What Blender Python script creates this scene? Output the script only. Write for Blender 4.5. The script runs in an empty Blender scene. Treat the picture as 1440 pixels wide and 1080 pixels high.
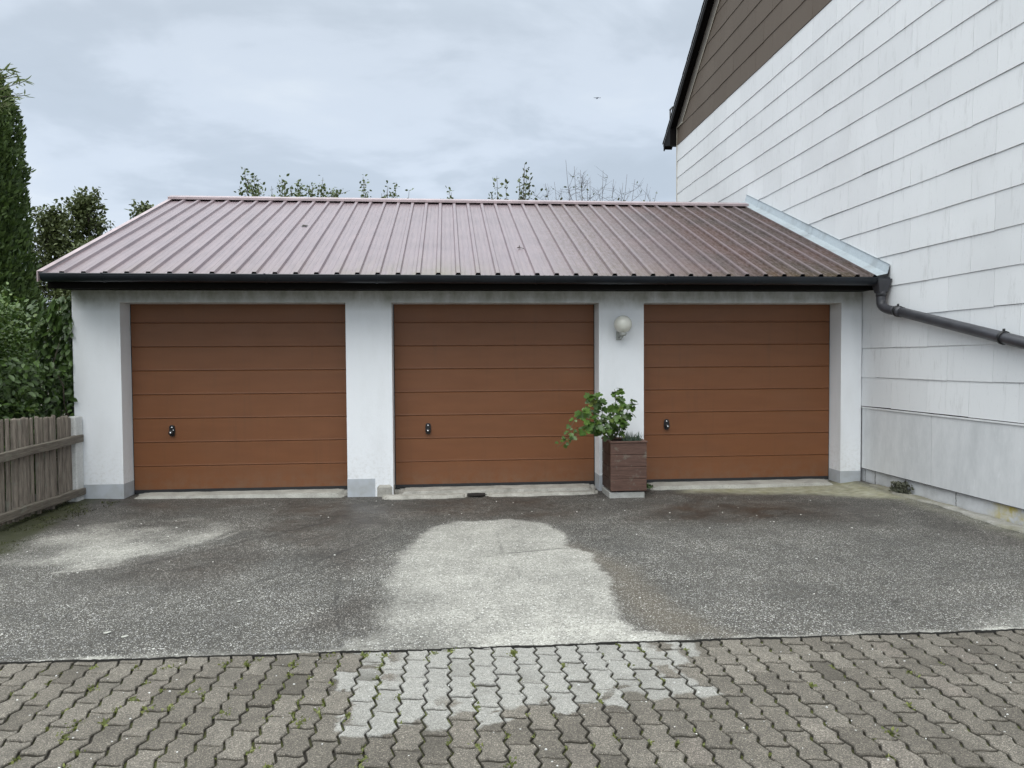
import bpy, bmesh, math, random
import numpy as np
from mathutils import Vector, Matrix, noise
R = math.radians
rng = np.random.default_rng(7)
random.seed(7)
sc = bpy.context.scene
COL = sc.collection

# ------------------------------------------------------------------ helpers
def tag(o, label=None, cat=None, group=None, kind=None):
    if label: o['label'] = label
    if cat: o['category'] = cat
    if group: o['group'] = group
    if kind: o['kind'] = kind
    return o

def empty(name, loc=(0, 0, 0), rz=0, **k):
    o = bpy.data.objects.new(name, None); COL.objects.link(o)
    o.location = loc; o.rotation_euler = (0, 0, rz); o.empty_display_size = .1
    return tag(o, **k)

def link(name, me, mat=None, parent=None, **k):
    o = bpy.data.objects.new(name, me); COL.objects.link(o)
    if mat is not None:
        me.materials.clear(); me.materials.append(mat)
    if parent is not None: o.parent = parent
    return tag(o, **k)

class MB:
    """collects boxes, tubes and profiles into ONE mesh (world coordinates relative to origin)"""
    def __init__(s, origin=(0, 0, 0)):
        s.v = []; s.f = []; s.sm = []; s.o = Vector(origin)
    def add(s, vs, fs, smooth=False):
        b = len(s.v); s.v += [tuple(Vector(v) - s.o) for v in vs]
        s.f += [tuple(b + i for i in f) for f in fs]; s.sm += [smooth] * len(fs)
        return s
    def box(s, a, b, M=None):
        x0, y0, z0 = a; x1, y1, z1 = b
        vs = [(x0,y0,z0),(x1,y0,z0),(x1,y1,z0),(x0,y1,z0),(x0,y0,z1),(x1,y0,z1),(x1,y1,z1),(x0,y1,z1)]
        if M is not None: vs = [M @ Vector(v) for v in vs]
        return s.add(vs, [(3,2,1,0),(4,5,6,7),(0,1,5,4),(1,2,6,5),(2,3,7,6),(3,0,4,7)])
    def tube(s, pts, rad, n=10, caps=True, smooth=True):
        pts = [Vector(p) for p in pts]
        if not hasattr(rad, '__len__'): rad = [rad] * len(pts)
        vs = []; prev = None
        for i, p in enumerate(pts):
            t = (pts[min(i+1, len(pts)-1)] - pts[max(i-1, 0)]).normalized()
            if prev is None:
                a = t.cross(Vector((0, 0, 1)))
                if a.length < .05: a = t.cross(Vector((1, 0, 0)))
            else: a = prev - t * prev.dot(t)
            a.normalize(); prev = a; b = t.cross(a)
            for k in range(n):
                an = 2*math.pi*k/n
                vs.append(p + (a*math.cos(an) + b*math.sin(an)) * rad[i])
        fs = []
        for i in range(len(pts)-1):
            for k in range(n):
                fs.append((i*n+k, i*n+(k+1) % n, (i+1)*n+(k+1) % n, (i+1)*n+k))
        s.add(vs, fs, smooth)
        if caps:
            b = len(s.v) - len(vs)
            s.f.append(tuple(b+k for k in reversed(range(n)))); s.sm.append(False)
            s.f.append(tuple(b+(len(pts)-1)*n+k for k in range(n))); s.sm.append(False)
        return s
    def lathe(s, prof, c, n=24, M=None):
        vs = []
        for r, z in prof:
            for k in range(n):
                a = 2*math.pi*k/n
                v = Vector((r*math.cos(a), r*math.sin(a), z))
                if M is not None: v = M @ v
                vs.append(v + Vector(c))
        fs = [(i*n+k, i*n+(k+1) % n, (i+1)*n+(k+1) % n, (i+1)*n+k) for i in range(len(prof)-1) for k in range(n)]
        return s.add(vs, fs, True)
    def prism(s, poly, axis, a, b):
        """extrude a 2-D polygon along an axis (0,1,2); poly gives the two other coordinates in order"""
        def p(q, t):
            q = list(q); q.insert(axis, t); return tuple(q)
        n = len(poly)
        vs = [p(q, a) for q in poly] + [p(q, b) for q in poly]
        fs = [tuple(range(n)), tuple(reversed(range(n, 2*n)))] + [(i, i+n, (i+1) % n + n, (i+1) % n) for i in range(n)]
        return s.add(vs, fs)
    def build(s, name, mat, parent=None, bevel=0, **k):
        me = bpy.data.meshes.new(name)
        me.from_pydata(s.v, [], s.f); me.update()
        me.polygons.foreach_set('use_smooth', s.sm)
        bm = bmesh.new(); bm.from_mesh(me)
        bmesh.ops.recalc_face_normals(bm, faces=bm.faces); bm.to_mesh(me); bm.free()
        o = link(name, me, mat, parent, **k)
        if parent is None and s.o.length: o.location = s.o
        if bevel:
            m = o.modifiers.new('bevel', 'BEVEL'); m.width = bevel; m.segments = 2; m.limit_method = 'ANGLE'
        return o

def np_mesh(name, V, F, smooth=False):
    """fast mesh: V (n,3), F (m,k) all faces with k corners"""
    me = bpy.data.meshes.new(name)
    V = np.asarray(V, np.float32); F = np.asarray(F, np.int32); m, k = F.shape
    me.vertices.add(len(V)); me.vertices.foreach_set('co', V.ravel())
    me.loops.add(m*k); me.loops.foreach_set('vertex_index', F.ravel())
    me.polygons.add(m); me.polygons.foreach_set('loop_start', np.arange(0, m*k, k, dtype=np.int32))
    me.update(calc_edges=True)
    if smooth: me.polygons.foreach_set('use_smooth', np.ones(m, bool))
    return me

# ------------------------------------------------------------------ materials
MATS = {}
class NT:
    def __init__(s, name):
        s.m = bpy.data.materials.new(name); s.m.use_nodes = True
        s.t = s.m.node_tree; s.p = s.t.nodes['Principled BSDF']; MATS[name] = s.m
    def n(s, typ, **k):
        nd = s.t.nodes.new(typ)
        for a, v in k.items():
            if a.startswith('_'): nd.inputs[a[1:].replace('_', ' ')].default_value = v
            else: setattr(nd, a, v)
        return nd
    def l(s, a, b): s.t.links.new(a, b)
    def coord(s, scale=(1, 1, 1), kind='Object', rot=(0, 0, 0)):
        tc = s.n('ShaderNodeTexCoord'); mp = s.n('ShaderNodeMapping')
        mp.inputs['Scale'].default_value = scale; mp.inputs['Rotation'].default_value = rot
        s.l(tc.outputs[kind], mp.inputs[0]); return mp.outputs[0]
    def noise(s, scale, vec=None, detail=4, rough=.55, dist=0):
        nd = s.n('ShaderNodeTexNoise'); nd.inputs['Scale'].default_value = scale
        nd.inputs['Detail'].default_value = detail; nd.inputs['Roughness'].default_value = rough
        nd.inputs['Distortion'].default_value = dist
        s.l(vec if vec is not None else s.coord(), nd.inputs['Vector']); return nd.outputs['Fac']
    def ramp(s, fac, stops, interp='LINEAR'):
        nd = s.n('ShaderNodeValToRGB'); nd.color_ramp.interpolation = interp
        e = nd.color_ramp.elements
        while len(e) < len(stops): e.new(.5)
        for i, (p, c) in enumerate(stops):
            e[i].position = p
            if not hasattr(c, '__len__'): c = (c, c, c)
            e[i].color = (*c, 1)
        s.l(fac, nd.inputs[0]); return nd.outputs[0]
    def mix(s, f, a, b, mode='MIX'):
        nd = s.n('ShaderNodeMix', data_type='RGBA', blend_type=mode)
        for sock, v in ((nd.inputs[0], f), (nd.inputs[6], a), (nd.inputs[7], b)):
            if hasattr(v, 'is_output') or isinstance(v, bpy.types.NodeSocket): s.l(v, sock)
            elif hasattr(v, '__len__'): sock.default_value = (*v, 1)
            else: sock.default_value = v if sock == nd.inputs[0] else (v, v, v, 1)
        return nd.outputs[2]
    def math(s, op, a, b=0., clamp=False, c=0.):
        nd = s.n('ShaderNodeMath', operation=op); nd.use_clamp = clamp
        for i, v in enumerate((a, b, c)):
            if isinstance(v, bpy.types.NodeSocket): s.l(v, nd.inputs[i])
            else: nd.inputs[i].default_value = v
        return nd.outputs[0]
    def attr(s, name):
        nd = s.n('ShaderNodeAttribute'); nd.attribute_name = name; return nd.outputs['Fac']
    def island(s): return s.n('ShaderNodeNewGeometry').outputs['Random Per Island']
    def color(s, c):
        if isinstance(c, bpy.types.NodeSocket): s.l(c, s.p.inputs['Base Color'])
        else: s.p.inputs['Base Color'].default_value = (*c, 1)
    def rough(s, r):
        if isinstance(r, bpy.types.NodeSocket): s.l(r, s.p.inputs['Roughness'])
        else: s.p.inputs['Roughness'].default_value = r
    def bump(s, h, strength=.5, dist=.01):
        nd = s.n('ShaderNodeBump'); nd.inputs['Strength'].default_value = strength; nd.inputs['Distance'].default_value = dist
        s.l(h, nd.inputs['Height']); s.l(nd.outputs[0], s.p.inputs['Normal'])

def plain(name, c, rough=.6, metal=0., var=.12, scale=8, bump=0., bscale=60):
    t = NT(name); f = t.noise(scale)
    t.color(t.mix(1, c, t.ramp(f, [(.3, 1-var), (.7, 1+var)]), 'MULTIPLY'))
    t.rough(t.math('ADD', rough-.06, t.math('MULTIPLY', t.noise(scale*3), .12)))
    t.p.inputs['Metallic'].default_value = metal
    if bump: t.bump(t.noise(bscale, detail=3), bump, .004)
    return t.m

# white stucco of the garage, with grime streaks and spots, and eave shade painted into the top
t = NT('white_stucco')
g1 = t.noise(3.2, t.coord((1, 1, .35)), 6, .6); g2 = t.noise(30, detail=4)
c = t.mix(t.ramp(g1, [(.45, 0), (.78, 1)]), (.82, .835, .86), (.74, .75, .765))
c = t.mix(t.ramp(g2, [(.68, 0), (.8, .5)]), c, (.55, .55, .52))
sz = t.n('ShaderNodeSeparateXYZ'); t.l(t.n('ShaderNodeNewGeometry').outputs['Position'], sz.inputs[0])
sp_ = t.math('MULTIPLY', t.math('SUBTRACT', 1, t.math('MULTIPLY', sz.outputs[2], 1.5), True), t.ramp(t.noise(26, detail=6, rough=.7), [(.48, 0), (.66, .5)]), True)
c = t.mix(sp_, c, (.50, .48, .44))
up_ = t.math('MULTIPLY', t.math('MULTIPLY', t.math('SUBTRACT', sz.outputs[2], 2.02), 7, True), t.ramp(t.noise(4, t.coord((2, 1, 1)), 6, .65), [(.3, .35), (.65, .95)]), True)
c = t.mix(up_, c, (.34, .34, .30))  # upper dirt, with the shade of the eaves painted into the colour
t.color(c); t.rough(.9)
t.bump(t.math('ADD', t.noise(140, detail=3), t.math('MULTIPLY', t.noise(9), 1.2)), .35, .006)
STUCCO = t.m
# grey painted base band
t = NT('grey_base_paint')
t.color(t.mix(t.ramp(t.noise(7, detail=6), [(.4, 0), (.75, 1)]), (.44, .465, .50), (.36, .37, .37))); t.rough(.8)
t.bump(t.noise(120), .3, .004); BASEP = t.m
# sill / raw concrete
def concrete(name, a, b, moss=0.):
    t = NT(name)
    c = t.mix(t.ramp(t.noise(6, detail=7, rough=.65), [(.35, 0), (.68, 1)]), a, b)
    c = t.mix(t.ramp(t.noise(90, detail=3), [(.55, 0), (.7, .6)]), c, tuple(x*.6 for x in b))
    if moss: c = t.mix(t.ramp(t.noise(2.2, detail=5), [(.42, 0), (.6, moss)]), c, (.15, .14, .07))
    t.color(c); t.rough(.92); t.bump(t.noise(70, detail=5), .5, .008); return t.m
SILL = concrete('sill_concrete', (.44, .43, .39), (.29, .28, .25))
BROKEN = concrete('broken_concrete', (.44, .42, .38), (.24, .23, .20))
STRIP = concrete('strip_concrete', (.36, .35, .32), (.20, .195, .17), .7)
SLABC = concrete('pale_slab', (.40, .40, .38), (.28, .28, .26))
POSTC = concrete('post_concrete', (.66, .66, .65), (.50, .50, .48))
# brown steel door
t = NT('brown_door_paint')
w = t.noise(4, t.coord((.6, 1, 3)), 5)
c = t.mix(t.ramp(w, [(.3, 0), (.7, 1)]), (.166, .060, .0195), (.188, .070, .024))
c = t.mix(t.ramp(t.noise(.9, t.coord((1, 1, 2)), 5), [(.55, 0), (.8, .35)]), c, (.160, .075, .038))
sz = t.n('ShaderNodeSeparateXYZ'); t.l(t.n('ShaderNodeNewGeometry').outputs['Position'], sz.inputs[0])
dirt = t.math('MULTIPLY', t.math('SUBTRACT', 1, t.math('MULTIPLY', sz.outputs[2], 3.2), True), t.ramp(t.noise(9, detail=7, rough=.7), [(.38, 0), (.62, .55)]), True)
c = t.mix(dirt, c, (.17, .115, .075))
run = t.math('MULTIPLY', t.ramp(t.noise(5, t.coord((3.5, 1, .25)), 6, .65), [(.55, 0), (.72, .35)]), t.ramp(t.noise(2), [(.4, .3), (.6, 1)]), True)
c = t.mix(run, c, (.11, .05, .022))
t.color(c)
t.rough(t.math('ADD', .40, t.math('MULTIPLY', t.noise(3), .2)))
t.bump(t.noise(110, t.coord((.3, 1, 1.4)), 5, .7), .3, .003); DOOR = t.m
BLACKP = plain('black_plastic', (.012, .012, .013), .35)
RUBBER = plain('black_rubber', (.018, .018, .02), .7)
CHROME = plain('bright_metal', (.72, .72, .74), .22, 1.)
GUTTER = plain('anthracite_gutter', (.010, .013, .018), .38, var=.3, scale=3)
PIPE = plain('anthracite_pipe', (.045, .045, .052), .42, var=.3, scale=5)
SOFFIT = plain('dark_stained_wood', (.006, .005, .004), .7)
# galvanised flashing
t = NT('galvanised_sheet')
v = t.n('ShaderNodeTexVoronoi', _Scale=55.); t.l(t.coord(), v.inputs['Vector'])
c = t.mix(t.ramp(v.outputs['Distance'], [(.1, 0), (.7, 1)]), (.42, .47, .50), (.48, .53, .56))
c = t.mix(t.ramp(t.noise(5, detail=6), [(.5, 0), (.75, .7)]), c, (.30, .32, .33))
t.color(c); t.rough(.45); t.p.inputs['Metallic'].default_value = .45; ZINC = t.m
# painted sheet roof: red brown, chalky and glossy, right side darkened by dirt and a painted-in house reflection, green at the eaves
t = NT('roof_sheet_paint')
sep = t.n('ShaderNodeSeparateXYZ'); t.l(t.n('ShaderNodeNewGeometry').outputs['Position'], sep.inputs[0])
X, Y = sep.outputs[0], sep.outputs[1]
streak = t.noise(5, t.coord((7, .5, .5)), 6, .65)
fine = t.noise(34, t.coord((1, .35, .35)), 5, .7)
base = t.mix(t.ramp(t.noise(2.5, detail=5), [(.3, 0), (.7, 1)]), (.148, .112, .126), (.188, .144, .162))
base = t.mix(t.ramp(streak, [(.4, 0), (.75, .55)]), base, (.27, .20, .205))
dx = t.math('MULTIPLY', t.math('SUBTRACT', X, 1.0), .42, True)
dx = t.math('MULTIPLY', dx, t.ramp(fine, [(.25, .55), (.6, 1)]), True)
fr_ = t.math('ABSOLUTE', t.math('SUBTRACT', t.math('FRACT', t.math('ADD', t.math('DIVIDE', t.math('SUBTRACT', X, .324), .207), 10.5)), .5))
dx = t.math('MULTIPLY', dx, t.ramp(fr_, [(.06, .45), (.13, 1)]))
base = t.mix(dx, base, t.mix(t.ramp(t.noise(1.2, detail=5), [(.42, 0), (.62, 1)]), (.050, .037, .030), (.072, .041, .032)))
midd = t.math('MULTIPLY', t.ramp(t.math('ABSOLUTE', t.math('SUBTRACT', X, 1.8)), [(.0, .8), (1., 0)]), t.ramp(fine, [(.42, 0), (.62, 1)]), True)
base = t.mix(midd, base, (.13, .10, .085))
ey = t.math('SUBTRACT', 1, t.math('MULTIPLY', t.math('SUBTRACT', Y, 7.7), 1.15), True)
ey = t.math('MULTIPLY', t.math('POWER', ey, 1.7), t.ramp(t.noise(3.5, t.coord((1, .4, .4)), 6, .7), [(.40, 0), (.62, .85)]), True)
ex = t.ramp(t.math('ABSOLUTE', t.math('SUBTRACT', X, -.3)), [(.0, 1), (1., .25)])
base = t.mix(t.math('MULTIPLY', ey, ex, True), base, (.155, .14, .075))
t.color(base)
t.rough(t.math('ADD', .30, t.math('ADD', t.math('MULTIPLY', dx, .34), t.math('MULTIPLY', fine, .12))))
t.l(t.math('SUBTRACT', .85, t.math('ADD', t.math('MULTIPLY', dx, .65), t.math('MULTIPLY', t.math('MAXIMUM', ey, midd), .35)), True), t.p.inputs['Specular IOR Level'])
t.bump(t.noise(14, t.coord((3, .4, .4))), .12, .004); ROOF = t.m
CAP = plain('ridge_cap_paint', (.36, .285, .295), .36, var=.2, scale=5)
# fibre-cement cladding
def cladding(name, a, b, streak_c, st=.75):
    t = NT(name)
    c = t.mix(t.island(), a, b)
    s1 = t.noise(3.0, t.coord((1, 5, .9)), 8, .75)
    c = t.mix(t.ramp(s1, [(.55, 0), (.72, st)]), c, streak_c)
    s2 = t.noise(.8, t.coord((1, 1, .8)), 4)
    c = t.mix(t.ramp(s2, [(.5, 0), (.75, .35)]), c, streak_c)
    c = t.mix(t.ramp(t.noise(60, t.coord((1, 1, .4)), 4, .7), [(.62, 0), (.74, .4)]), c, tuple(x*.8 for x in streak_c))
    t.color(c); t.rough(.72); t.bump(t.noise(30, t.coord((1, 3, .6)), 5), .12, .004); return t.m
CLADW = cladding('white_cladding', (.72, .73, .745), (.78, .79, .805), (.57, .575, .58))
CLADB = cladding('brown_cladding', (.105, .078, .056), (.122, .092, .068), (.155, .125, .095), .5)
t = NT('weathered_panel')
s1 = t.noise(2.2, t.coord((1, 2.2, .9)), 8, .72)
c = t.mix(t.ramp(s1, [(.38, 0), (.7, 1)]), (.68, .69, .705), (.54, .555, .57))
c = t.mix(t.ramp(t.noise(7, t.coord((1, 4, .9)), 6, .75), [(.60, 0), (.68, .6)]), c, (.76, .77, .79))
t.color(c); t.rough(.75); t.bump(s1, .15, .006); PANEL = t.m
t = NT('stained_plinth')
sep = t.n('ShaderNodeSeparateXYZ'); t.l(t.n('ShaderNodeNewGeometry').outputs['Position'], sep.inputs[0])
c = t.mix(t.ramp(t.noise(5, detail=7, rough=.7), [(.4, 0), (.72, 1)]), (.58, .59, .61), (.42, .43, .44))
mossy = t.math('MULTIPLY', t.ramp(t.math('ABSOLUTE', t.math('SUBTRACT', sep.outputs[1], 5.85)), [(.12, 1), (.42, 0)]), t.ramp(t.noise(9, detail=6), [(.38, 0), (.6, 1)]), True)
c = t.mix(mossy, c, (.46, .38, .10))
zz = t.math('SUBTRACT', 1, t.math('MULTIPLY', sep.outputs[2], 14), True)
c = t.mix(t.math('MULTIPLY', zz, t.ramp(t.noise(13, detail=5), [(.35, .2), (.6, 1)]), True), c, (.14, .13, .11))
wob = t.math('MULTIPLY', t.math('SUBTRACT', t.noise(25, detail=5, rough=.8), .5), .05)
for yc in (7.96, 7.40, 6.62, 8.16):
    cr_ = t.ramp(t.math('ABSOLUTE', t.math('SUBTRACT', t.math('ADD', sep.outputs[1], wob), yc)), [(.004, .85), (.010, 0)])
    c = t.mix(cr_, c, (.08, .08, .075))
t.color(c); t.rough(.85); t.bump(t.noise(60, detail=5), .4, .006); PLINTH = t.m
TILE = plain('dark_roof_tiles', (.016, .014, .014), .6, var=.4, scale=9, bump=.4)
BARGE = plain('black_bargeboard', (.007, .006, .006), .7)
GTRIM = plain('beige_trim', (.50, .46, .38), .5)
GSOF = plain('brown_soffit', (.19, .17, .15), .6)
# weathered fence wood
def wood(name, a, b, grain=(14, 14, .8), rough=.85):
    t = NT(name)
    g = t.noise(6, t.coord(grain), 7, .7)
    c = t.mix(t.ramp(g, [(.32, 0), (.68, 1)]), a, b)
    c = t.mix(1, c, t.ramp(t.island(), [(0, .55), (1, 1.3)]), 'MULTIPLY')
    c = t.mix(t.ramp(t.noise(11, detail=6), [(.58, 0), (.72, .6)]), c, (.20, .21, .17))
    t.color(c); t.rough(rough); t.bump(g, .6, .006); return t.m
PICKET = wood('grey_picket_wood', (.085, .070, .056), (.31, .265, .22), (14, 14, .9))
RAIL = wood('grey_rail_wood', (.10, .085, .068), (.28, .245, .20), (14, .9, 14))
PLANTW = wood('planter_wood', (.075, .036, .025), (.165, .088, .064), (1.2, 1.2, 12), .6)
PLANTS = wood('planter_side_wood', (.035, .017, .013), (.070, .036, .028), (1.2, 1.2, 12), .55)
SOIL = plain('dark_soil', (.025, .018, .013), .95, var=.5, scale=30, bump=.8)
BARK = plain('bark', (.07, .055, .042), .9, var=.4, scale=20, bump=.6)
TWIG = plain('dark_twigs', (.075, .055, .05), .85, var=.3)
def leafmat(name, dark, light, sheen=.5, trans=.18, young=None):
    t = NT(name); r = t.island()
    c = t.mix(r, dark, light)
    if young: c = t.mix(t.ramp(r, [(.86, 0), (.95, 1)]), c, young)
    t.color(t.mix(1, c, t.ramp(t.noise(40), [(.3, .8), (.7, 1.15)]), 'MULTIPLY'))
    t.rough(sheen)
    tr = t.n('ShaderNodeBsdfTranslucent'); t.l(c, tr.inputs['Color'])
    ms = t.n('ShaderNodeMixShader'); ms.inputs[0].default_value = trans
    out = t.t.nodes['Material Output']
    t.l(t.p.outputs[0], ms.inputs[1]); t.l(tr.outputs[0], ms.inputs[2]); t.l(ms.outputs[0], out.inputs['Surface'])
    return t.m
LHEDGE = leafmat('shrub_leaves', (.038, .078, .016), (.11, .18, .036), .45, .15, (.13, .19, .045))
LVINE = leafmat('vine_leaves', (.032, .062, .014), (.068, .120, .024), .45, .12, (.08, .14, .03))
LTHUJA = leafmat('thuja_leaves', (.030, .060, .012), (.085, .135, .026), .6, .08)
LWIL = leafmat('willow_leaves', (.09, .13, .04), (.19, .23, .09), .5, .3)
LBG = leafmat('background_leaves', (.065, .092, .032), (.125, .165, .055), .55, .2)
LBG2 = leafmat('dark_background_leaves', (.062, .080, .030), (.125, .152, .055), .55, .2)
LPOT = leafmat('potted_leaves', (.048, .100, .018), (.105, .185, .036), .36, .25, (.20, .24, .06))
LGRASS = leafmat('grass_blades', (.10, .125, .03), (.22, .24, .07), .6, .25)
LWEED = leafmat('dusty_weed_leaves', (.07, .075, .05), (.14, .14, .10), .8, .1)
LBLUE = leafmat('bluish_blades', (.07, .11, .08), (.13, .18, .13), .6, .2)

for nm_, sv in (('dark_roof_tiles', .1), ('black_bargeboard', .1), ('dark_stained_wood', .1), ('anthracite_gutter', .35), ('dead_leaf', .2)):
    if nm_ in MATS: MATS[nm_].node_tree.nodes['Principled BSDF'].inputs['Specular IOR Level'].default_value = sv
# ------------------------------------------------------------------ leaf clouds
TEMPL = {
 'oval': (np.array([[0,0,0],[.30,.26,.06],[.65,.24,.05],[1,0,-.05],[.65,-.24,.05],[.30,-.26,.06]]), [(0,1,2,3),(0,3,4,5)]),
 'lance': (np.array([[0,0,0],[.4,.08,.02],[.7,.06,.0],[1,0,-.08],[.7,-.06,.0],[.4,-.08,.02]]), [(0,1,2,3),(0,3,4,5)]),
 'frond': (np.array([[0,0,0],[.35,.20,.02],[.75,.16,.05],[1,0,.0],[.7,-.18,.04],[.3,-.14,.02]]), [(0,1,2,3),(0,3,4,5)]),
 'blade': (np.array([[0,.04,0],[.5,.035,0],[1,0,0],[1,0,0],[.5,-.035,0],[0,-.04,0]]), [(0,1,4,5),(1,2,3,4)]),
}
def norm(a): return a / np.maximum(np.linalg.norm(a, axis=1, keepdims=True), 1e-9)
def leaves(name, P, D, N, S, mat, shape='oval', parent=None, origin=(0, 0, 0), **k):
    """P base points, D leaf axis, N approximate normal, S size"""
    P = np.asarray(P, float); D = norm(np.asarray(D, float)); N = np.asarray(N, float)
    B = norm(np.cross(N, D)); N = np.cross(D, B)
    T, F = TEMPL[shape]; S = np.broadcast_to(np.asarray(S, float), (len(P),))
    V = P[:, None, :] + S[:, None, None] * (T[None, :, 0:1]*D[:, None, :] + T[None, :, 1:2]*B[:, None, :] + T[None, :, 2:3]*N[:, None, :])
    V = V.reshape(-1, 3) - np.array(origin)
    F = np.array(F); Fa = (F[None] + (np.arange(len(P))*len(T))[:, None, None]).reshape(-1, 4)
    o = link(name, np_mesh(name, V, Fa), mat, parent, **k)
    if parent is None: o.location = origin
    return o
def rdir(n): return norm(rng.normal(size=(n, 3)))
def sprigs(C, A, n, spread, size, up=.35):
    """around each sprig centre C (with outward axis A) scatter n leaves; returns P,D,N,S"""
    m = len(C); t = rng.random((m, n, 1))
    P = C[:, None, :] + A[:, None, :]*(t-.5)*spread*1.6 + rng.normal(size=(m, n, 3))*spread*.28
    D = A[:, None, :]*.7 + rng.normal(size=(m, n, 3))*.7 + np.array([0, 0, -.25])
    N = rng.normal(size=(m, n, 3))*.45 + np.array([0, 0, .9]) + A[:, None, :]*up
    S = size*(.65+.6*rng.random((m, n)))
    return P.reshape(-1, 3), D.reshape(-1, 3), N.reshape(-1, 3), S.ravel()

# ------------------------------------------------------------------ camera
H = 1.47
yaw, pitch, roll = R(4.97), R(-1.8), -.0062
f_ = Vector((math.sin(yaw)*math.cos(pitch), math.cos(yaw)*math.cos(pitch), math.sin(pitch)))
r_ = Vector((math.cos(yaw), -math.sin(yaw), 0)); u_ = r_.cross(f_)
r2 = math.cos(roll)*r_ + math.sin(roll)*u_; u2 = -math.sin(roll)*r_ + math.cos(roll)*u_
cam = bpy.data.cameras.new('camera'); co = bpy.data.objects.new('camera', cam); COL.objects.link(co)
Mx = Matrix((r2, u2, -f_)).transposed().to_4x4(); Mx.translation = (0, 0, H); co.matrix_world = Mx
cam.sensor_width = 36; cam.lens = 36*1036/1440; cam.clip_end = 4000; cam.clip_start = .05
sc.camera = co

# ------------------------------------------------------------------ world and light
W = bpy.data.worlds.new('World'); sc.world = W; W.use_nodes = True
nt = W.node_tree; bg = nt.nodes['Background']
def wn(typ, **k):
    nd = nt.nodes.new(typ)
    for a, v in k.items(): setattr(nd, a, v)
    return nd
SUN_EL, SUN_AZ = R(57), R(205)      # azimuth measured clockwise from +Y: behind the camera, a little to the left
sky = wn('ShaderNodeTexSky', sky_type='NISHITA'); sky.sun_disc = False
sky.sun_elevation = SUN_EL; sky.sun_rotation = SUN_AZ; sky.air_density = 1.2; sky.dust_density = 3
tc = wn('ShaderNodeTexCoord'); sp = wn('ShaderNodeSeparateXYZ'); nt.links.new(tc.outputs['Generated'], sp.inputs[0])
def wm(op, a, b=0., clamp=False):
    nd = wn('ShaderNodeMath', operation=op); nd.use_clamp = clamp
    for i, v in enumerate((a, b)):
        if isinstance(v, bpy.types.NodeSocket): nt.links.new(v, nd.inputs[i])
        else: nd.inputs[i].default_value = v
    return nd.outputs[0]
zc = wm('MAXIMUM', sp.outputs[2], 0.)
den = wm('ADD', zc, .22)
cb = wn('ShaderNodeCombineXYZ')
nt.links.new(wm('DIVIDE', sp.outputs[0], den), cb.inputs[0]); nt.links.new(wm('DIVIDE', sp.outputs[1], den), cb.inputs[1])
def wnoise(scale, detail, rough, dist=0., off=0.):
    mp = wn('ShaderNodeMapping'); mp.inputs['Location'].default_value = (off, off*.7, off*1.3); mp.inputs['Scale'].default_value = (1, 1.25, 1)
    nt.links.new(cb.outputs[0], mp.inputs[0])
    nd = wn('ShaderNodeTexNoise'); nd.inputs['Scale'].default_value = scale; nd.inputs['Detail'].default_value = detail
    nd.inputs['Roughness'].default_value = rough; nd.inputs['Distortion'].default_value = dist
    nt.links.new(mp.outputs[0], nd.inputs['Vector']); return nd.outputs['Fac']
def wramp(f, stops):
    nd = wn('ShaderNodeValToRGB'); nd.color_ramp.interpolation = 'EASE'
    e = nd.color_ramp.elements
    while len(e) < len(stops): e.new(.5)
    for i, (p, c) in enumerate(stops): e[i].position = p; e[i].color = (*c, 1)
    nt.links.new(f, nd.inputs[0]); return nd.outputs[0]
def wmix(f, a, b, mode='MIX'):
    nd = wn('ShaderNodeMix', data_type='RGBA', blend_type=mode)
    for sock, v in ((nd.inputs[0], f), (nd.inputs[6], a), (nd.inputs[7], b)):
        if isinstance(v, bpy.types.NodeSocket): nt.links.new(v, sock)
        elif hasattr(v, '__len__'): sock.default_value = (*v, 1)
        else: sock.default_value = v
    return nd.outputs[2]
K = 10.0     # the sky texture is worked in its own units; the background strength is 0.1
n1 = wnoise(1.1, 5, .5, .4, 3.1)
n2 = wnoise(2.6, 6, .55, .3, 8.4)
cl = wm('ADD', wm('MULTIPLY', n1, .68), wm('MULTIPLY', n2, .32))
cloud = wramp(cl, [(.38, (.45, .52, .60)), (.47, (.52, .595, .69)), (.55, (.68, .76, .87)), (.66, (.80, .87, .95))])
lowg = wramp(zc, [(0., (.60, .70, .83)), (.22, (.60, .70, .83)), (.42, (.55, .62, .70))])
cloud = wmix(.35, cloud, lowg)
zen = wramp(zc, [(.38, (1, 1, 1)), (.7, (2.15, 2.08, 1.96)), (1., (2.95, 2.82, 2.6))])      # overcast skies are brightest overhead
cloud = wmix(1., cloud, zen, 'MULTIPLY')
# brighter cloud behind the camera, where the veiled sun stands
sdir = Vector((math.sin(SUN_AZ)*math.cos(SUN_EL), math.cos(SUN_AZ)*math.cos(SUN_EL), math.sin(SUN_EL)))
dp = wn('ShaderNodeVectorMath', operation='DOT_PRODUCT'); dp.inputs[1].default_value = sdir
nt.links.new(tc.outputs['Generated'], dp.inputs[0])
glow = wramp(wm('ADD', wm('MULTIPLY', dp.outputs['Value'], .5), .5), [(.45, (1, 1, 1)), (.62, (1., 1., 1.)), (.8, (1.4, 1.37, 1.3)), (1., (2.0, 1.94, 1.82))])
cloud = wmix(1., cloud, glow, 'MULTIPLY')
scal = wmix(1., cloud, (K, K, K), 'MULTIPLY')
full = wmix(.93, sky.outputs[0], scal)
nt.links.new(full, bg.inputs[0]); bg.inputs[1].default_value = .1
sun = bpy.data.lights.new('sun', 'SUN'); sun.energy = .95; sun.angle = R(50); sun.color = (1, .98, .95)
so = bpy.data.objects.new('sun', sun); COL.objects.link(so); so.location = (0, 0, 20)
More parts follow.
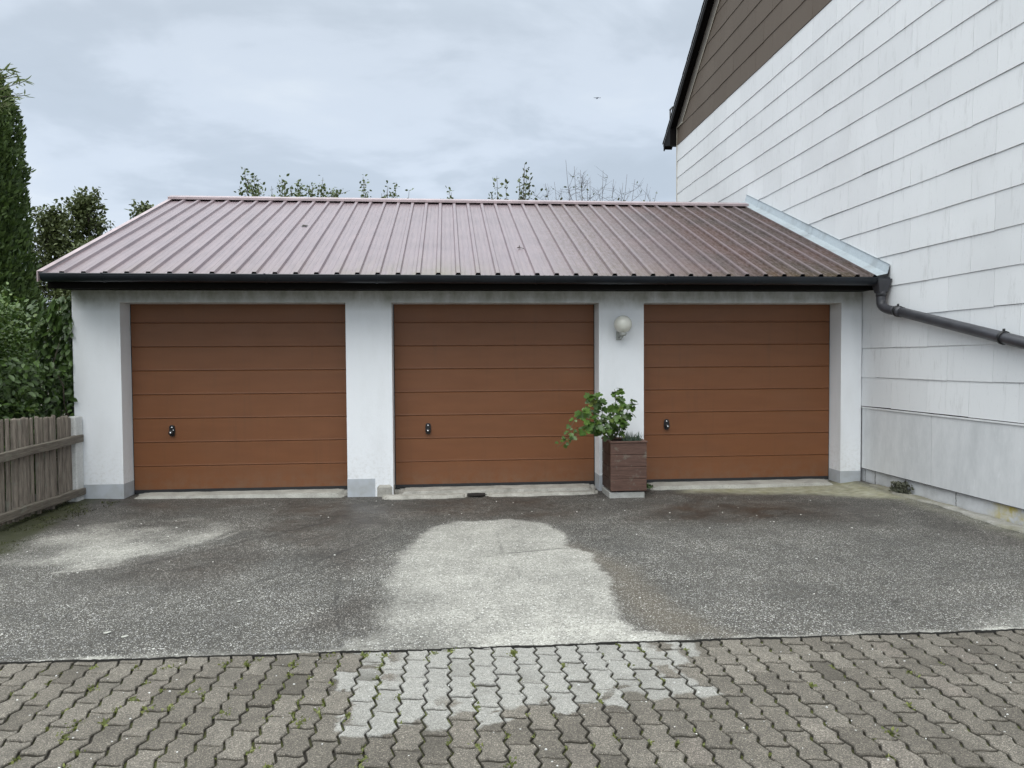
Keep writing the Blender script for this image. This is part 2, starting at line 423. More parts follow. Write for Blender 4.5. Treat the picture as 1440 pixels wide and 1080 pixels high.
so.rotation_euler = (-sdir).to_track_quat('-Z', 'Y').to_euler()
sc.view_settings.view_transform = 'Standard'; sc.view_settings.look = 'None'
sc.view_settings.exposure = .13; sc.view_settings.gamma = 1

# ------------------------------------------------------------------ ground
def sstep(a, b, x):
    t = np.clip((x-a)/(b-a), 0, 1); return t*t*(3-2*t)
def ground_z(x, y):
    prof = np.interp(x, [-4.2, -3.5, -1.1, 2.2, 4.4, 4.75], [.03, .010, -.028, -.022, -.006, .03])
    side = np.interp(x, [4.2, 4.75], [0, .035])
    w = sstep(6.3, 8.1, y)
    return prof*w + side*(1-w)
EDGE = lambda x: 3.738 - .0181*(x+.5) + .004*np.sin(x*9) + .003*np.sin(x*23+1) + .0035*np.sin(x*71)*np.sin(x*13) + .0025*np.sin(x*151+2)

# base ground sheet out to the horizon
t = NT('soil_and_gravel')
c = t.mix(t.ramp(t.noise(1.5, detail=8, rough=.7), [(.35, 0), (.65, 1)]), (.05, .045, .035), (.10, .10, .06))
t.color(c); t.rough(.95); t.bump(t.noise(20, detail=6), .7, .03); GROUND = t.m
N_ = 400.
me = np_mesh('ground', [(-N_,-N_,-.055),(N_,-N_,-.055),(N_,N_,-.055),(-N_,N_,-.055)], [(0,1,2,3)])
link('ground', me, GROUND, kind='structure')

# stain masks: outlines on the ground in metres
def poly_sd(P, x, y):
    P = np.array(P, float); n = len(P); d = np.full(x.shape, 1e9); inside = np.zeros(x.shape, bool)
    for i in range(n):
        a = P[i]; b = P[(i+1) % n]; e = b-a
        wx, wy = x-a[0], y-a[1]; tt = np.clip((wx*e[0]+wy*e[1])/(e@e), 0, 1)
        d = np.minimum(d, np.hypot(wx-e[0]*tt, wy-e[1]*tt))
        c1 = (a[1] > y) != (b[1] > y)
        with np.errstate(divide='ignore', invalid='ignore'):
            xi = a[0] + (y-a[1])*(e[0])/(e[1] if abs(e[1]) > 1e-9 else 1e-9)
        inside ^= c1 & (x < xi)
    return np.where(inside, -d, d)
def vnoise(x, y, s, seed=0):
    """smooth value noise on arrays"""
    r = np.random.default_rng(seed).random((64, 64)); X = x*s; Y = y*s
    xi = np.floor(X).astype(int); yi = np.floor(Y).astype(int); fx = X-xi; fy = Y-yi
    fx = fx*fx*(3-2*fx); fy = fy*fy*(3-2*fy)
    g = lambda a, b: r[a % 64, b % 64]
    return (g(xi, yi)*(1-fx)+g(xi+1, yi)*fx)*(1-fy) + (g(xi, yi+1)*(1-fx)+g(xi+1, yi+1)*fx)*fy
def fbm(x, y, s, seed=0, o=4):
    return sum(vnoise(x+k*7.3, y+k*3.1, s*2**k, seed+k)*.5**k for k in range(o))/sum(.5**k for k in range(o)) - .5

PALE_C = [(-0.2, 6.52), (0.05, 6.75), (0.58, 6.81), (0.89, 6.59), (0.98, 6.11), (0.94, 5.73), (1.09, 5.46), (1.08, 5.08), (1.1, 4.74), (1.02, 4.39), (1.02, 4.1), (1.05, 3.9), (1.24, 3.74), (1.24, 3.4), (-0.56, 3.4), (-0.56, 3.8), (-0.47, 3.96), (-0.36, 4.05), (-0.47, 4.33), (-0.38, 4.53), (-0.48, 4.91), (-0.44, 5.43), (-0.33, 5.94)]
PALE_L = [(-3.53, 5.58), (-3.6, 5.75), (-3.5, 6.48), (-3.32, 7.02), (-2.94, 7.32), (-2.34, 7.31), (-1.91, 6.98), (-1.79, 6.61), (-1.93, 6.19), (-2.15, 5.86), (-2.42, 5.51), (-2.72, 5.38), (-3.19, 5.51)]
CRES = [(-2.72, 5.38), (-2.42, 5.51), (-2.15, 5.86), (-1.93, 6.19), (-1.79, 6.61), (-1.9, 6.71), (-2.13, 6.47), (-2.37, 6.17), (-2.59, 5.91), (-2.74, 5.68), (-2.83, 5.5)]
def line_d(L, x, y):
    d = np.full(x.shape, 9.)
    for a, b in zip(L[:-1], L[1:]):
        ex, ey = b[0]-a[0], b[1]-a[1]; tt = np.clip(((x-a[0])*ex+(y-a[1])*ey)/(ex*ex+ey*ey), 0, 1)
        d = np.minimum(d, np.hypot(x-a[0]-ex*tt, y-a[1]-ey*tt))
    return d
xs = np.arange(-4.15, 4.86, .022); ys = np.arange(3.62, 8.50, .022)
GX, GY = np.meshgrid(xs, ys)
e = EDGE(GX); GY = np.where(GY < e, e, GY); fr = (GY <= e + 1e-6)
wx = GX + fbm(GX, GY, 2.5, 1)*.12 + fbm(GX, GY, 16, 5)*.07; wy = GY + fbm(GX, GY, 2.5, 11)*.16 + fbm(GX, GY, 16, 15)*.07
sdc = poly_sd(PALE_C, wx, wy)-.03-.12*(1-sstep(4.4, 5.0, GY))*(1-sstep(-.2, .3, GX))+fbm(GX, GY, 30, 95)*.07
soft = np.interp(GX, [-.5, .1], [.16, .06])*np.interp(GY, [4.2, 6.3], [1.3, .8]) + .05
pale_c = 1-sstep(-soft, soft*.35, sdc)
inner = .80 + .5*fbm(GX, GY, 1.4, 29) + .20*np.exp(-((GY-3.75)/.35)**2)*sstep(-.2, .6, GX) - .24*(1-sstep(-.45, .25, GX+fbm(GX, GY, 2, 37)*.6))*(1-sstep(4.6, 5.4, GY))
pale_c = pale_c*np.clip(inner, .3, 1)
sdl = poly_sd(PALE_L, wx, wy); pale_l = (1-sstep(-.30, .12, sdl))*np.clip(.50+.9*fbm(GX, GY, 2.2, 21), .25, .85)
cr = poly_sd(CRES, GX+fbm(GX, GY, 2, 31)*.16, GY+fbm(GX, GY, 4, 33)*.12)
crl = line_d([(-2.75, 5.36), (-2.42, 5.49), (-2.15, 5.84), (-1.93, 6.17), (-1.79, 6.60)], GX, GY)
pale = np.maximum.reduce([pale_c, pale_l, (1-sstep(-.12, .10, cr))*(.72+.8*fbm(GX, GY, 5, 35)), np.exp(-(crl/.05)**2)*.75*(.6+1.2*fbm(GX, GY, 3, 36))])
l2 = (1-sstep(-.3, .1, poly_sd([(-3.2, 5.0), (-2.6, 4.2), (-2.26, 4.55), (-1.91, 5.06), (-1.86, 5.19), (-2.51, 5.15)], wx, wy)))*.22
fe = np.maximum(np.exp(-(GY-e)/.16)*.5*(.5+fbm(GX, GY, 5, 41)*1.6), np.exp(-((GY-e)/.05)**2)*np.clip(.45+fbm(GX, GY, 9, 43)*.9+fbm(GX, GY, 1.7, 44)*1.6, 0, 1))
rc = (1-sstep(-.3, .25, poly_sd([(2.32, 3.5), (3.9, 3.5), (3.9, 4.5), (3.46, 4.13), (3.16, 4.09)], wx, wy)))*.5
mr2 = np.exp(-((GX-1.9)/.6)**2-((GY-4.9)/.8)**2)*.20
fal = np.exp(-((GY-8.08)/.07)**2)*np.where(GX < -1.0, .35, 0)
pale = np.clip(np.maximum.reduce([pale, fe, rc, l2, mr2, fal]), 0, 1)
wet = sstep(5.4, 7.4, wy)*.75
for PL_, sft, k_ in (([(-2.32, 8.2), (-0.6, 8.1), (-0.35, 6.7), (-0.50, 5.24), (-0.77, 5.0), (-1.19, 5.6), (-1.75, 6.5)], .45, 1.), ([(-2.66, 5.33), (-1.65, 6.5), (-1.15, 5.71), (-1.52, 4.87), (-2.34, 4.74)], .35, .7),
                     ([(-.95, 3.9), (-0.35, 4.0), (-0.36, 4.46), (-0.5, 4.75), (-0.75, 4.5)], .18, 1.), ([(1.98, 7.6), (4.3, 7.5), (4.6, 6.64), (3.76, 5.98), (2.92, 6.21), (1.95, 6.19), (1.3, 6.5)], .5, 1.),
                     ([(4.75, 6.9), (4.75, 5.0), (4.2, 5.0), (3.9, 5.9), (4.3, 6.7)], .4, .7), ([(-4, 7.0), (-3.6, 7.0), (-3.3, 7.5), (-1.9, 7.35), (-1.9, 8.1), (-4, 8.2)], .3, 1.)):
    wet = np.maximum(wet, (1-sstep(-sft, sft*.5, poly_sd(PL_, wx, wy)))*k_)
wet = wet*(.78+1.1*fbm(GX, GY, 1.3, 51))*(1-np.clip(pale_c*1.2, 0, 1))*(1-pale_l*.8)
wet = np.clip(wet, 0, 1)
# scuffs and cracks
gx3 = GX+fbm(GX, GY, 6, 81)*.08; gy3 = GY+fbm(GX, GY, 6, 83)*.08
dark = np.zeros(GX.shape)
for L_, wd, k_ in (([(-2.23, 5.53), (-1.84, 5.89), (-1.32, 6.56), (-1.07, 6.97)], .022, .9), ([(-1.9, 5.3), (-1.5, 5.75), (-1.1, 6.2), (-.75, 6.9)], .03, .6), ([(-1.3, 4.95), (-.95, 5.45), (-.6, 6.2)], .02, .8), ([(-1.05, 4.9), (-0.89, 5.29), (-0.4, 5.73), (0.04, 5.79)], .011, .9),
                   ([(-.75, 5.1), (-0.68, 4.37), (-0.54, 3.76)], .010, .8), ([(.45, 5.55), (.85, 5.62), (1.1, 5.66), (1.3, 5.9)], .010, .9), ([(.42, 6.3), (.40, 5.5), (.46, 4.9)], .010, .45), ([(.18, 6.2), (.15, 5.7)], .012, .4), ([(.10, 3.72), (.05, 3.95), (.16, 4.2)], .009, .7), ([(1.3, 6.4), (1.9, 5.3), (2.3, 4.3)], .012, .5), ([(2.6, 4.1), (3.2, 4.5), (3.9, 4.6)], .010, .6)):
    dark = np.maximum(dark, np.exp(-(line_d(L_, gx3, gy3)/wd)**2)*k_*np.clip(.7+1.6*fbm(GX, GY, 5, 87), 0, 1))
tan = (1-sstep(-.05, .2, poly_sd([(0.94, 5.69), (1.14, 5.07), (1.1, 4.31), (1.22, 3.8), (1.40, 3.8), (1.27, 4.17), (1.24, 5.06)], wx, wy)))*.5
gl = 1-sstep(-.2, .12, poly_sd([(2.6,7.93),(4.0,7.6),(4.75,7.05),(4.75,8.3),(2.6,8.3)], wx, wy))      # olive silt in the right corner
ml = 1-sstep(-.1, .12, poly_sd([(-4.2,4),(-4.2,8.2),(-3.72,8.2),(-3.7,7.5),(-3.52,6.6),(-3.45,6.0),(-3.5,4.0)], wx+fbm(GX, GY, 7, 57)*.15, wy))
mr = np.exp(-((GX-4.62)/.10)**2)*(.5+fbm(GX, GY, 6, 61))*.8
olive = np.clip(gl*.9+mr*.5, 0, 1)
Z = ground_z(GX, GY) + .009 + fbm(GX, GY, 1.2, 71)*.012 + fbm(GX, GY, 14, 75)*.004
Z = np.where(fr & (GY == e), Z-.0, Z)
ny, nx = GX.shape
V = np.stack([GX, GY, Z], -1).reshape(-1, 3)
idx = np.arange(ny*nx).reshape(ny, nx)
F = np.stack([idx[:-1, :-1], idx[:-1, 1:], idx[1:, 1:], idx[1:, :-1]], -1).reshape(-1, 4)
A = np.abs(V[F[:, 0], 1]-V[F[:, 3], 1]) + np.abs(V[F[:, 1], 1]-V[F[:, 2], 1])
F = F[A > 1e-5]
# a vertical skirt down to the pavers along the front edge
first = [int(np.max(np.where(GY[:, j] <= e[:, j]+1e-6)[0])) for j in range(nx)]
fi = np.array([idx[first[j], j] for j in range(nx)])
V[fi, 2] += .001; sk0 = V[fi].copy(); sk0[:, 1] -= .001; sk0[:, 2] -= .0025; sk = V[fi].copy(); sk[:, 1] -= .001; sk[:, 2] -= .055; b0 = len(V); V = np.vstack([V, sk0, sk])
si0 = b0+np.arange(nx); si = si0+nx
F = np.vstack([F, np.stack([si0[:-1], si0[1:], fi[1:], fi[:-1]], -1), np.stack([si[:-1], si[1:], si0[1:], si0[:-1]], -1)])
me = np_mesh('asphalt', V, F, True)
for nm, arr in (('pale', pale), ('wet', wet), ('olive', olive), ('moss', ml), ('seam', ml*0), ('dark', dark), ('tan', tan)):
    a = me.attributes.new(nm, 'FLOAT', 'POINT'); v = np.concatenate([arr.ravel(), arr.ravel()[fi]*.4+(nm == 'seam'), arr.ravel()[fi]*0+(nm == 'seam')]).astype(np.float32); a.data.foreach_set('value', v)
t = NT('washed_aggregate_asphalt')
P_, W_, O_, M_ = (t.attr(q) for q in ('pale', 'wet', 'olive', 'moss'))
cv = t.coord()
def stones(scale, seed):
    v = t.n('ShaderNodeTexVoronoi', feature='F1'); v.inputs['Scale'].default_value = scale; v.inputs['Randomness'].default_value = 1
    mp = t.n('ShaderNodeMapping'); mp.inputs['Location'].default_value = (seed, seed, 0); t.l(cv, mp.inputs[0]); t.l(mp.outputs[0], v.inputs['Vector'])
    s3 = t.n('ShaderNodeSeparateColor'); t.l(v.outputs['Color'], s3.inputs[0])
    return v.outputs['Distance'], s3.outputs[0], s3.outputs[1]
d1, c1, h1 = stones(115, 0); d2, c2, h2 = stones(210, 3)
macro = t.noise(1.3, cv, 6, .6); mid = t.noise(9, cv, 5, .6)
binder = t.mix(t.ramp(mid, [(.3, 0), (.7, 1)]), (.040, .036, .030), (.072, .067, .057))
stone = t.ramp(c1, [(0, (.05, .046, .04)), (.35, (.11, .105, .09)), (.60, (.24, .23, .20)), (.80, (.48, .47, .43)), (1, (.80, .79, .76))])
stone2 = t.ramp(c2, [(0, .04), (.55, (.14, .13, .115)), (.82, .42), (1, .75)])
m1 = t.math('MULTIPLY', t.ramp(d1, [(.38, 1), (.55, 0)]), t.ramp(h1, [(.38, 0), (.46, 1)]))
c = t.mix(t.math('MULTIPLY', t.ramp(d2, [(.35, 1), (.55, 0)]), t.ramp(h2, [(.45, 0), (.5, 1)])), binder, stone2)
c = t.mix(t.math('MULTIPLY', m1, t.ramp(t.noise(1.9, cv, 5, .65), [(.36, .35), (.60, 1)])), c, stone)
worn = t.ramp(macro, [(.32, .66), (.68, 1.08)])
c = t.mix(1, c, worn, 'MULTIPLY')
# scratches / tyre scuffs
scr = t.noise(3, t.coord((.5, 6, 1), rot=(0, 0, R(-38))), 4, .6)
c = t.mix(t.ramp(scr, [(.56, 0), (.64, .30), (.70, 0)]), c, (.03, .03, .03))
c = t.mix(t.math('MULTIPLY', t.attr('tan'), .5), c, (.17, .135, .09))
# dry pale cement film: fills between stones
film = t.mix(t.ramp(mid, [(.3, 0), (.7, 1)]), (.33, .32, .29), (.44, .43, .39))
film = t.mix(1, film, t.ramp(t.noise(60, cv, 5, .7), [(.3, .5), (.6, 1.12)]), 'MULTIPLY')
film = t.mix(1, film, t.ramp(t.noise(2.2, cv, 5), [(.3, .66), (.7, 1.18)]), 'MULTIPLY')
film = t.mix(t.math('MULTIPLY', m1, .85), film, stone)
# breaking up the border of the pale film at stone scale
brk = t.math('ADD', P_, t.math('MULTIPLY', t.math('SUBTRACT', t.noise(45, cv, 5, .75), .5), .9))
pf = t.math('MULTIPLY', t.ramp(brk, [(.28, 0), (.62, 1)]), t.math('ADD', .30, t.math('MULTIPLY', P_, .70)), True)
c = t.mix(pf, c, film)
wf = t.math('MULTIPLY', W_, t.ramp(t.noise(4, cv, 5), [(.3, .6), (.6, 1)]), True)
c = t.mix(1, c, t.mix(wf, (1, 1, 1), (.36, .305, .265)), 'MULTIPLY')
silt = t.mix(t.ramp(mid, [(.3, 0), (.7, 1)]), (.24, .23, .13), (.42, .41, .32))
c = t.mix(t.math('MULTIPLY', O_, t.ramp(t.noise(12, cv, 5), [(.2, .55), (.6, 1)]), True), c, silt)
mo = t.mix(t.noise(35, cv, 5), (.018, .020, .008), (.048, .052, .018))
c = t.mix(t.math('MULTIPLY', M_, t.ramp(t.noise(9, cv, 6, .7), [(.25, .5), (.5, 1)]), True), c, mo)
c = t.mix(t.attr('dark'), c, (.022, .020, .018))
c = t.mix(t.attr('seam'), c, (.012, .011, .009))
t.color(c)
t.rough(t.math('SUBTRACT', .86, t.math('MULTIPLY', wf, t.ramp(macro, [(.35, .28), (.6, .56)])), True))
hh = t.math('ADD', t.math('MULTIPLY', t.ramp(d1, [(0, 1), (.6, 0)]), .6), t.math('MULTIPLY', t.noise(160, cv, 3), .5))
t.bump(hh, .55, .006); ASPH = t.m
link('asphalt', me, ASPH, kind='structure')

# block paving: real interlocking blocks, zigzag long sides and S-curved ends
PW, PL = .1080, .2120
def zig(y):     # triangular zigzag, two per block length, with short flats
    p = (y/(PL/2)) % 1.0     # slow slant, quick return; cross joints meet the middle of the slow slant
    return np.where(p < .31, -p/.31, np.where(p < .69, (p-.5)/.19, (1-p)/.31))*.0102
V = []; FQ = []; FT = []
hs = np.array([0, .155, .345, .5, .655, .845, 1.])
hs = np.sort(np.concatenate([hs, [.12, .19, .31, .38, .62, .69, .81, .88]]))
endc = lambda u: .0065*np.sin(2*np.pi*u)
gap = .0042
outl_n = None
bi = 0
PV = []; PF = []; PVn = 0
for ci in range(-58, 61):
    x0 = ci*PW - .004
    for ri in range(-6, 19):
        y0 = ri*PL + (PL/2 if ci % 2 else 0) + .012
        if y0 > 3.80: continue
        y1 = y0 + PL
        u = np.linspace(0, 1, 7)
        lyl = y0 + hs*PL
        left = np.stack([x0 + zig(lyl - .012), lyl], 1)
        right = left + [PW, 0]
        eb = np.stack([x0 + u*PW + zig(np.array([y0-.012]))[0], y0 + endc(u)], 1)
        et = eb + [0, PL]
        ol = np.vstack([eb[:-1], right[:-1], et[::-1][:-1], left[::-1][:-1]])   # CCW
        n = len(ol)
        prv = np.roll(ol, 1, 0); nxt = np.roll(ol, -1, 0)
        tn = nxt-prv; tn /= np.linalg.norm(tn, axis=1, keepdims=True)
        inn = np.stack([-tn[:, 1], tn[:, 0]], 1)
        jit = random.uniform(-.0015, .0015)
        a = ol + inn*(gap + jit*.4 + .0026*np.abs(inn[:, 1:])) + [random.uniform(-.0012, .0012), random.uniform(-.0015, .0015)]
        b = a + inn*.0032
        dz = random.gauss(0, .0018); tx = random.gauss(0, .016); ty = random.gauss(0, .012)
        cx, cy = x0+PW/2, (y0+y1)/2
        zt = lambda q: dz + (q[:, 0]-cx)*tx + (q[:, 1]-cy)*ty
        PV.append(np.column_stack([a, np.full(n, -.045)])); PV.append(np.column_stack([a, zt(a)-.0045])); PV.append(np.column_stack([b, zt(b)]))
        k = np.arange(n); k2 = (k+1) % n
        for lvl in (0, 1):
            PF += np.stack([PVn+lvl*n+k, PVn+lvl*n+k2, PVn+(lvl+1)*n+k2, PVn+(lvl+1)*n+k], 1).tolist()
        PF.append((PVn+2*n+k).tolist()); PVn += 3*n
me = bpy.data.meshes.new('paving'); PVa = np.vstack(PV)
PVa[:, 2] += .0
me.from_pydata(PVa.tolist(), [], PF); me.update()
t = NT('paving_blocks')
cv = t.coord(); isl = t.island(); sep = t.n('ShaderNodeSeparateXYZ'); t.l(cv, sep.inputs[0])
body = t.mix(isl, (.092, .081, .066), (.150, .135, .113))
body = t.mix(t.ramp(isl, [(.93, 0), (.97, .3)]), body, (.12, .098, .085))
grit = t.n('ShaderNodeTexVoronoi'); grit.inputs['Scale'].default_value = 330; t.l(cv, grit.inputs['Vector'])
gs = t.n('ShaderNodeSeparateColor'); t.l(grit.outputs['Color'], gs.inputs[0])
body = t.mix(1, body, t.ramp(gs.outputs[0], [(0, .5), (.5, .9), (.9, 1.5), (1, 2.8)]), 'MULTIPLY')
body = t.mix(1, body, t.ramp(t.noise(7, cv, 6, .65), [(.3, .78), (.7, 1.18)]), 'MULTIPLY')
body = t.mix(1, body, t.ramp(t.noise(.9, cv, 4), [(.3, .86), (.7, 1.12)]), 'MULTIPLY')
# dry area: rounded rectangle on the blocks, its border shifted block by block
nw = t.math('MULTIPLY', t.math('SUBTRACT', t.noise(2.2, cv, 5, .6), .5), .45)
shift = t.math('MULTIPLY', t.math('SUBTRACT', isl, .5), .16)
qx = t.math('SUBTRACT', t.math('ABSOLUTE', t.math('SUBTRACT', t.math('ADD', sep.outputs[0], nw), .345)), .83)
slope = t.math('MULTIPLY', t.math('SUBTRACT', sep.outputs[0], .3), -.12)
qy = t.math('SUBTRACT', 3.02, t.math('ADD', t.math('ADD', sep.outputs[1], nw), slope))
sd = t.math('ADD', t.math('MAXIMUM', qx, qy), shift)
pm = t.ramp(t.math('ADD', .5, t.math('MULTIPLY', sd, -9)), [(.40, 0), (.60, 1)])
dry = t.mix(t.noise(12, cv, 5), (.235, .23, .215), (.335, .33, .305))
dry = t.mix(1, dry, t.ramp(gs.outputs[0], [(0, .6), (.5, .98), (1, 1.5)]), 'MULTIPLY')
damp = t.ramp(t.noise(5.5, cv, 4, .55, .6), [(.56, 1), (.60, 0)])
damp2 = t.ramp(t.noise(30, cv, 5, .7), [(.3, .75), (.6, 1)])
edge_ = t.math('MAXIMUM', damp, t.ramp(t.math('MULTIPLY', sd, -1), [(.12, 0), (.2, 1)]))
c = t.mix(t.math('MULTIPLY', t.math('MULTIPLY', pm, .92), t.math('MULTIPLY', edge_, damp2), True), body, dry)
# dark wet rounded spots left in the dry area and small white specks
spk = t.n('ShaderNodeTexVoronoi'); spk.inputs['Scale'].default_value = 9; t.l(cv, spk.inputs['Vector'])
c = t.mix(t.ramp(spk.outputs['Distance'], [(.028, .85), (.045, 0)]), c, (.55, .55, .53))
# soil tone towards the joints
sepn = t.n('ShaderNodeSeparateXYZ'); gg = t.n('ShaderNodeNewGeometry'); t.l(gg.outputs['Position'], sepn.inputs[0])
c = t.mix(t.ramp(t.math('ADD', sepn.outputs[2], .5), [(.4925, .85), (.4975, 0)]), c, (.045, .040, .030))
t.color(c); t.rough(.88)
t.bump(t.math('ADD', t.noise(260, cv, 3), grit.outputs['Distance']), .45, .003); PAVE = t.m
link('paving', me, PAVE, kind='structure')
# bedding in the joints
t = NT('joint_bedding')
cv = t.coord(); gm = t.noise(2.6, cv, 6, .7)
c = t.mix(t.ramp(gm, [(.42, 0), (.56, .85)]), (.026, .022, .017), (.080, .090, .022))
t.color(t.mix(1, c, t.ramp(t.noise(120, cv, 4), [(.3, .5), (.7, 1.5)]), 'MULTIPLY')); t.rough(1); t.bump(t.noise(90, cv), .8, .01)
xs2 = np.linspace(-6.3, 6.5, 90); ys2 = np.linspace(-1.3, 3.95, 40); GX2, GY2 = np.meshgrid(xs2, ys2)
Z2 = -.016 + fbm(GX2, GY2, 3, 5)*.010
i2 = np.arange(GX2.size).reshape(GX2.shape)
me = np_mesh('paving_bed', np.stack([GX2, GY2, Z2], -1).reshape(-1, 3), np.stack([i2[:-1, :-1], i2[:-1, 1:], i2[1:, 1:], i2[1:, :-1]], -1).reshape(-1, 4), True)
link('paving_bed', me, t.m, kind='structure')

# concrete channel strip along the house wall
mb = MB(); pts = []
ysr = np.linspace(3.6, 7.9, 60)
vs = []; fs = []
for i, y in enumerate(ysr):
    xo = 4.70 + .018*math.sin(y*5) + .01*math.sin(y*17) - .10*max(0, 1-(y-3.6)/3.2)
    for q, (x, z) in enumerate(((xo, .0), (xo+.004, .052), (xo+.03, .058), (4.85, .050))):
        vs.append((x, y, z + .004*math.sin(y*13+q)))
for i in range(59):
    for q in range(3): fs.append((i*4+q, i*4+q+1, (i+1)*4+q+1, (i+1)*4+q))
mb.add(vs, fs, True); mb.build('concrete_strip', STRIP, kind='structure')

# ------------------------------------------------------------------ GARAGE
D = 8.2; DD = 8.45; BK = 14.75; XL = -3.963; XR = 4.80
DOORS = [(-3.476, -1.110), (-.612, 1.700), (2.215, 4.553)]
TOP = 2.138
gar = empty('garage', (0.4, D, 0), label='long row garage with three brown doors, white walls and a ribbed reddish metal roof', cat='garage')
G = (0.4, D, 0)
wall = MB(G)
xe = [XL] + [v for d in DOORS for v in d] + [XR]
for i in range(0, 8, 2): wall.box((xe[i], D, -.15), (xe[i+1], D+.36, TOP-.02))
wall.box((XL, D, TOP-.02), (XR, D+.36, 2.42))
wall.box((XL, D+.36, -.15), (XL+.24, BK, 2.42)); wall.box((XL+.24, BK-.24, -.15), (XR, BK, 2.42))
RY = 11.36; SL = (3.915-2.405)/(RY-7.75)
# gable wall of the left end and beam under the roof
zr = lambda y: 2.395 + (min(y, 2*RY-y)-7.75)*SL
wall.prism([(D, 2.42), (BK, 2.42), (BK, zr(BK)-.10), (RY, zr(RY)-.10), (D, zr(D)-.10)], 0, XL, XL+.24)
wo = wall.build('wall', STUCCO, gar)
# painted base bands, 2.5 mm proud, wrapping into the reveals
for i in range(0, 8, 2):
    a, b = xe[i], xe[i+1]
    if i == 2:  b = a + .30
    m = MB(G); zt = [.175, .180, .165, .160][i//2]
    m.prism([(a-.0025 if i else a, D-.0025), (b+(.0025 if i != 6 and i != 2 else 0), D-.0025), (b+(.0025 if i != 6 and i != 2 else 0), D+.25), (a-.0025 if i else a, D+.25)], 2, -.12, zt)
    m.build('base_band', BASEP, gar)
# broken plaster foot at the right of the second pier
m = MB(G); m.box((xe[2]+.305, D-.012, -.1), (xe[3]+.004, D+.2, .125)); m.build('bare_footing', BROKEN, gar, bevel=.045, label='rounded bare concrete foot where the painted base has fallen away')
# sills
def ragged(name, x0, x1, y0, y1, z0, z1, mat, seed, parent=None, amp=.02, n=40, **k):
    """a slab with an uneven front edge and top"""
    vs = []; fs = []
    og = Vector(G) if parent else Vector((0, 0, 0))
    for i in range(n+1):
        x = x0 + (x1-x0)*i/n
        r = (noise.noise(Vector((x*4, seed, 0)))+.5*noise.noise(Vector((x*13, seed, 4))))*amp
        zz = noise.noise(Vector((x*5, seed, 9)))*.006
        en = min(1, min(i, n-i)/3+.25)
        for (y, z) in ((y0+r+(1-en)*.03, z0), (y0+r+(1-en)*.03, z0+(z1-z0)*.7*en+zz), (y0+r+.018, z1*en+z0*(1-en)+zz), (y1, z1+zz)):
            vs.append((x, y, z))
    for i in range(n):
        for q in range(3): fs.append((i*4+q, (i+1)*4+q, (i+1)*4+q+1, i*4+q+1))
    fs.append((0, 1, 2, 3)); fs.append((n*4+3, n*4+2, n*4+1, n*4))
    m = MB(tuple(og)); m.add(vs, fs); return m.build(name, mat, parent, **k)
ragged('door_sill', -3.474, -1.113, D-.03, DD+.08, -.1, .036, SILL, 1.3, gar, .012)
ragged('door_sill', -.609, 1.697, D-.035, DD+.08, -.1, .034, BROKEN, 5.3, gar, .022)
ragged('door_sill', 2.218, 4.551, D-.05, DD+.08, -.1, .034, SILL, 8.1, gar, .015)
ragged('concrete_edging', -.72, .20, 7.965, 8.085, -.08, .020, BROKEN, 11.7, None, .035, label='long broken concrete edging piece before the middle door, left of the hole', cat='concrete edging', group='broken edging before the middle door')
ragged('concrete_edging', .40, 1.66, 8.00, 8.095, -.08, .015, BROKEN, 15.2, None, .028, label='worn concrete edging piece before the middle door, between the hole and the planter', cat='concrete edging', group='broken edging before the middle door')
m = MB(); hp = [(.30+.115*math.cos(a)*(1+.25*math.sin(3*a)), 8.075+.095*math.sin(a), .001) for a in np.linspace(0, 2*math.pi, 18)[:-1]]
m.add(hp, [tuple(range(17))]); m.build('pothole', plain('hole_dark', (.010, .008, .007), 1.), kind='structure')  # flat near-black patch marks the hole
for o in [bpy.data.objects['pothole']]: o.location.z = .004

# doors
def make_door(x0, x1, lab):
    w = x1-x0; h0, h1 = .066, 2.165
    pitchz = .2655; zb = h0+.012
    prof = [(0., h0)]
    z = zb
    zs = [.060+.2650*k for k in range(1, 8)]
    prof = [(0, h0)]
    for zg in zs:
        prof += [(0, zg-.010), (.004, zg-.006), (.010, zg-.003), (.010, zg+.001), (-.0015, zg+.004), (-.0015, zg+.010), (0, zg+.016)]
    prof += [(0, h1)]
    m = MB(G)
    nseg = 10
    vs = []; fs = []
    for k in range(nseg+1):
        x = x0+.012+(w-.024)*k/nseg
        for (y, z) in prof:
            vs.append((x, DD-.002+y + .0012*math.sin(x*7+z*5), z))
    n = len(prof)
    for k in range(nseg):
        for q in range(n-1): fs.append((k*n+q, (k+1)*n+q, (k+1)*n+q+1, k*n+q+1))
    m.add(vs, fs)
    d = m.build('garage_door', DOOR, gar, label=lab)
    f = MB(G)
    f.box((x0-.002, DD+.012, 0), (x0+.014, DD+.06, h1)); f.box((x1-.014, DD+.012, 0), (x1+.002, DD+.06, h1))
    f.box((x0, DD+.012, h1-.03), (x1, DD+.06, h1)); f.build('door_frame', BLACKP, d).parent = d
    s = MB(G); s.box((x0+.012, DD-.010, .030), (x1-.012, DD+.012, .066)); s.build('bottom_seal', RUBBER, d)
    return d
dl_ = ['left brown sectional garage door, beside the wooden fence end', 'middle brown sectional garage door, partly behind the potted plant', 'right brown sectional garage door, nearest the white house']
HX = [-3.05, -.23, 2.552]; HZ = [.719, .703, .713]
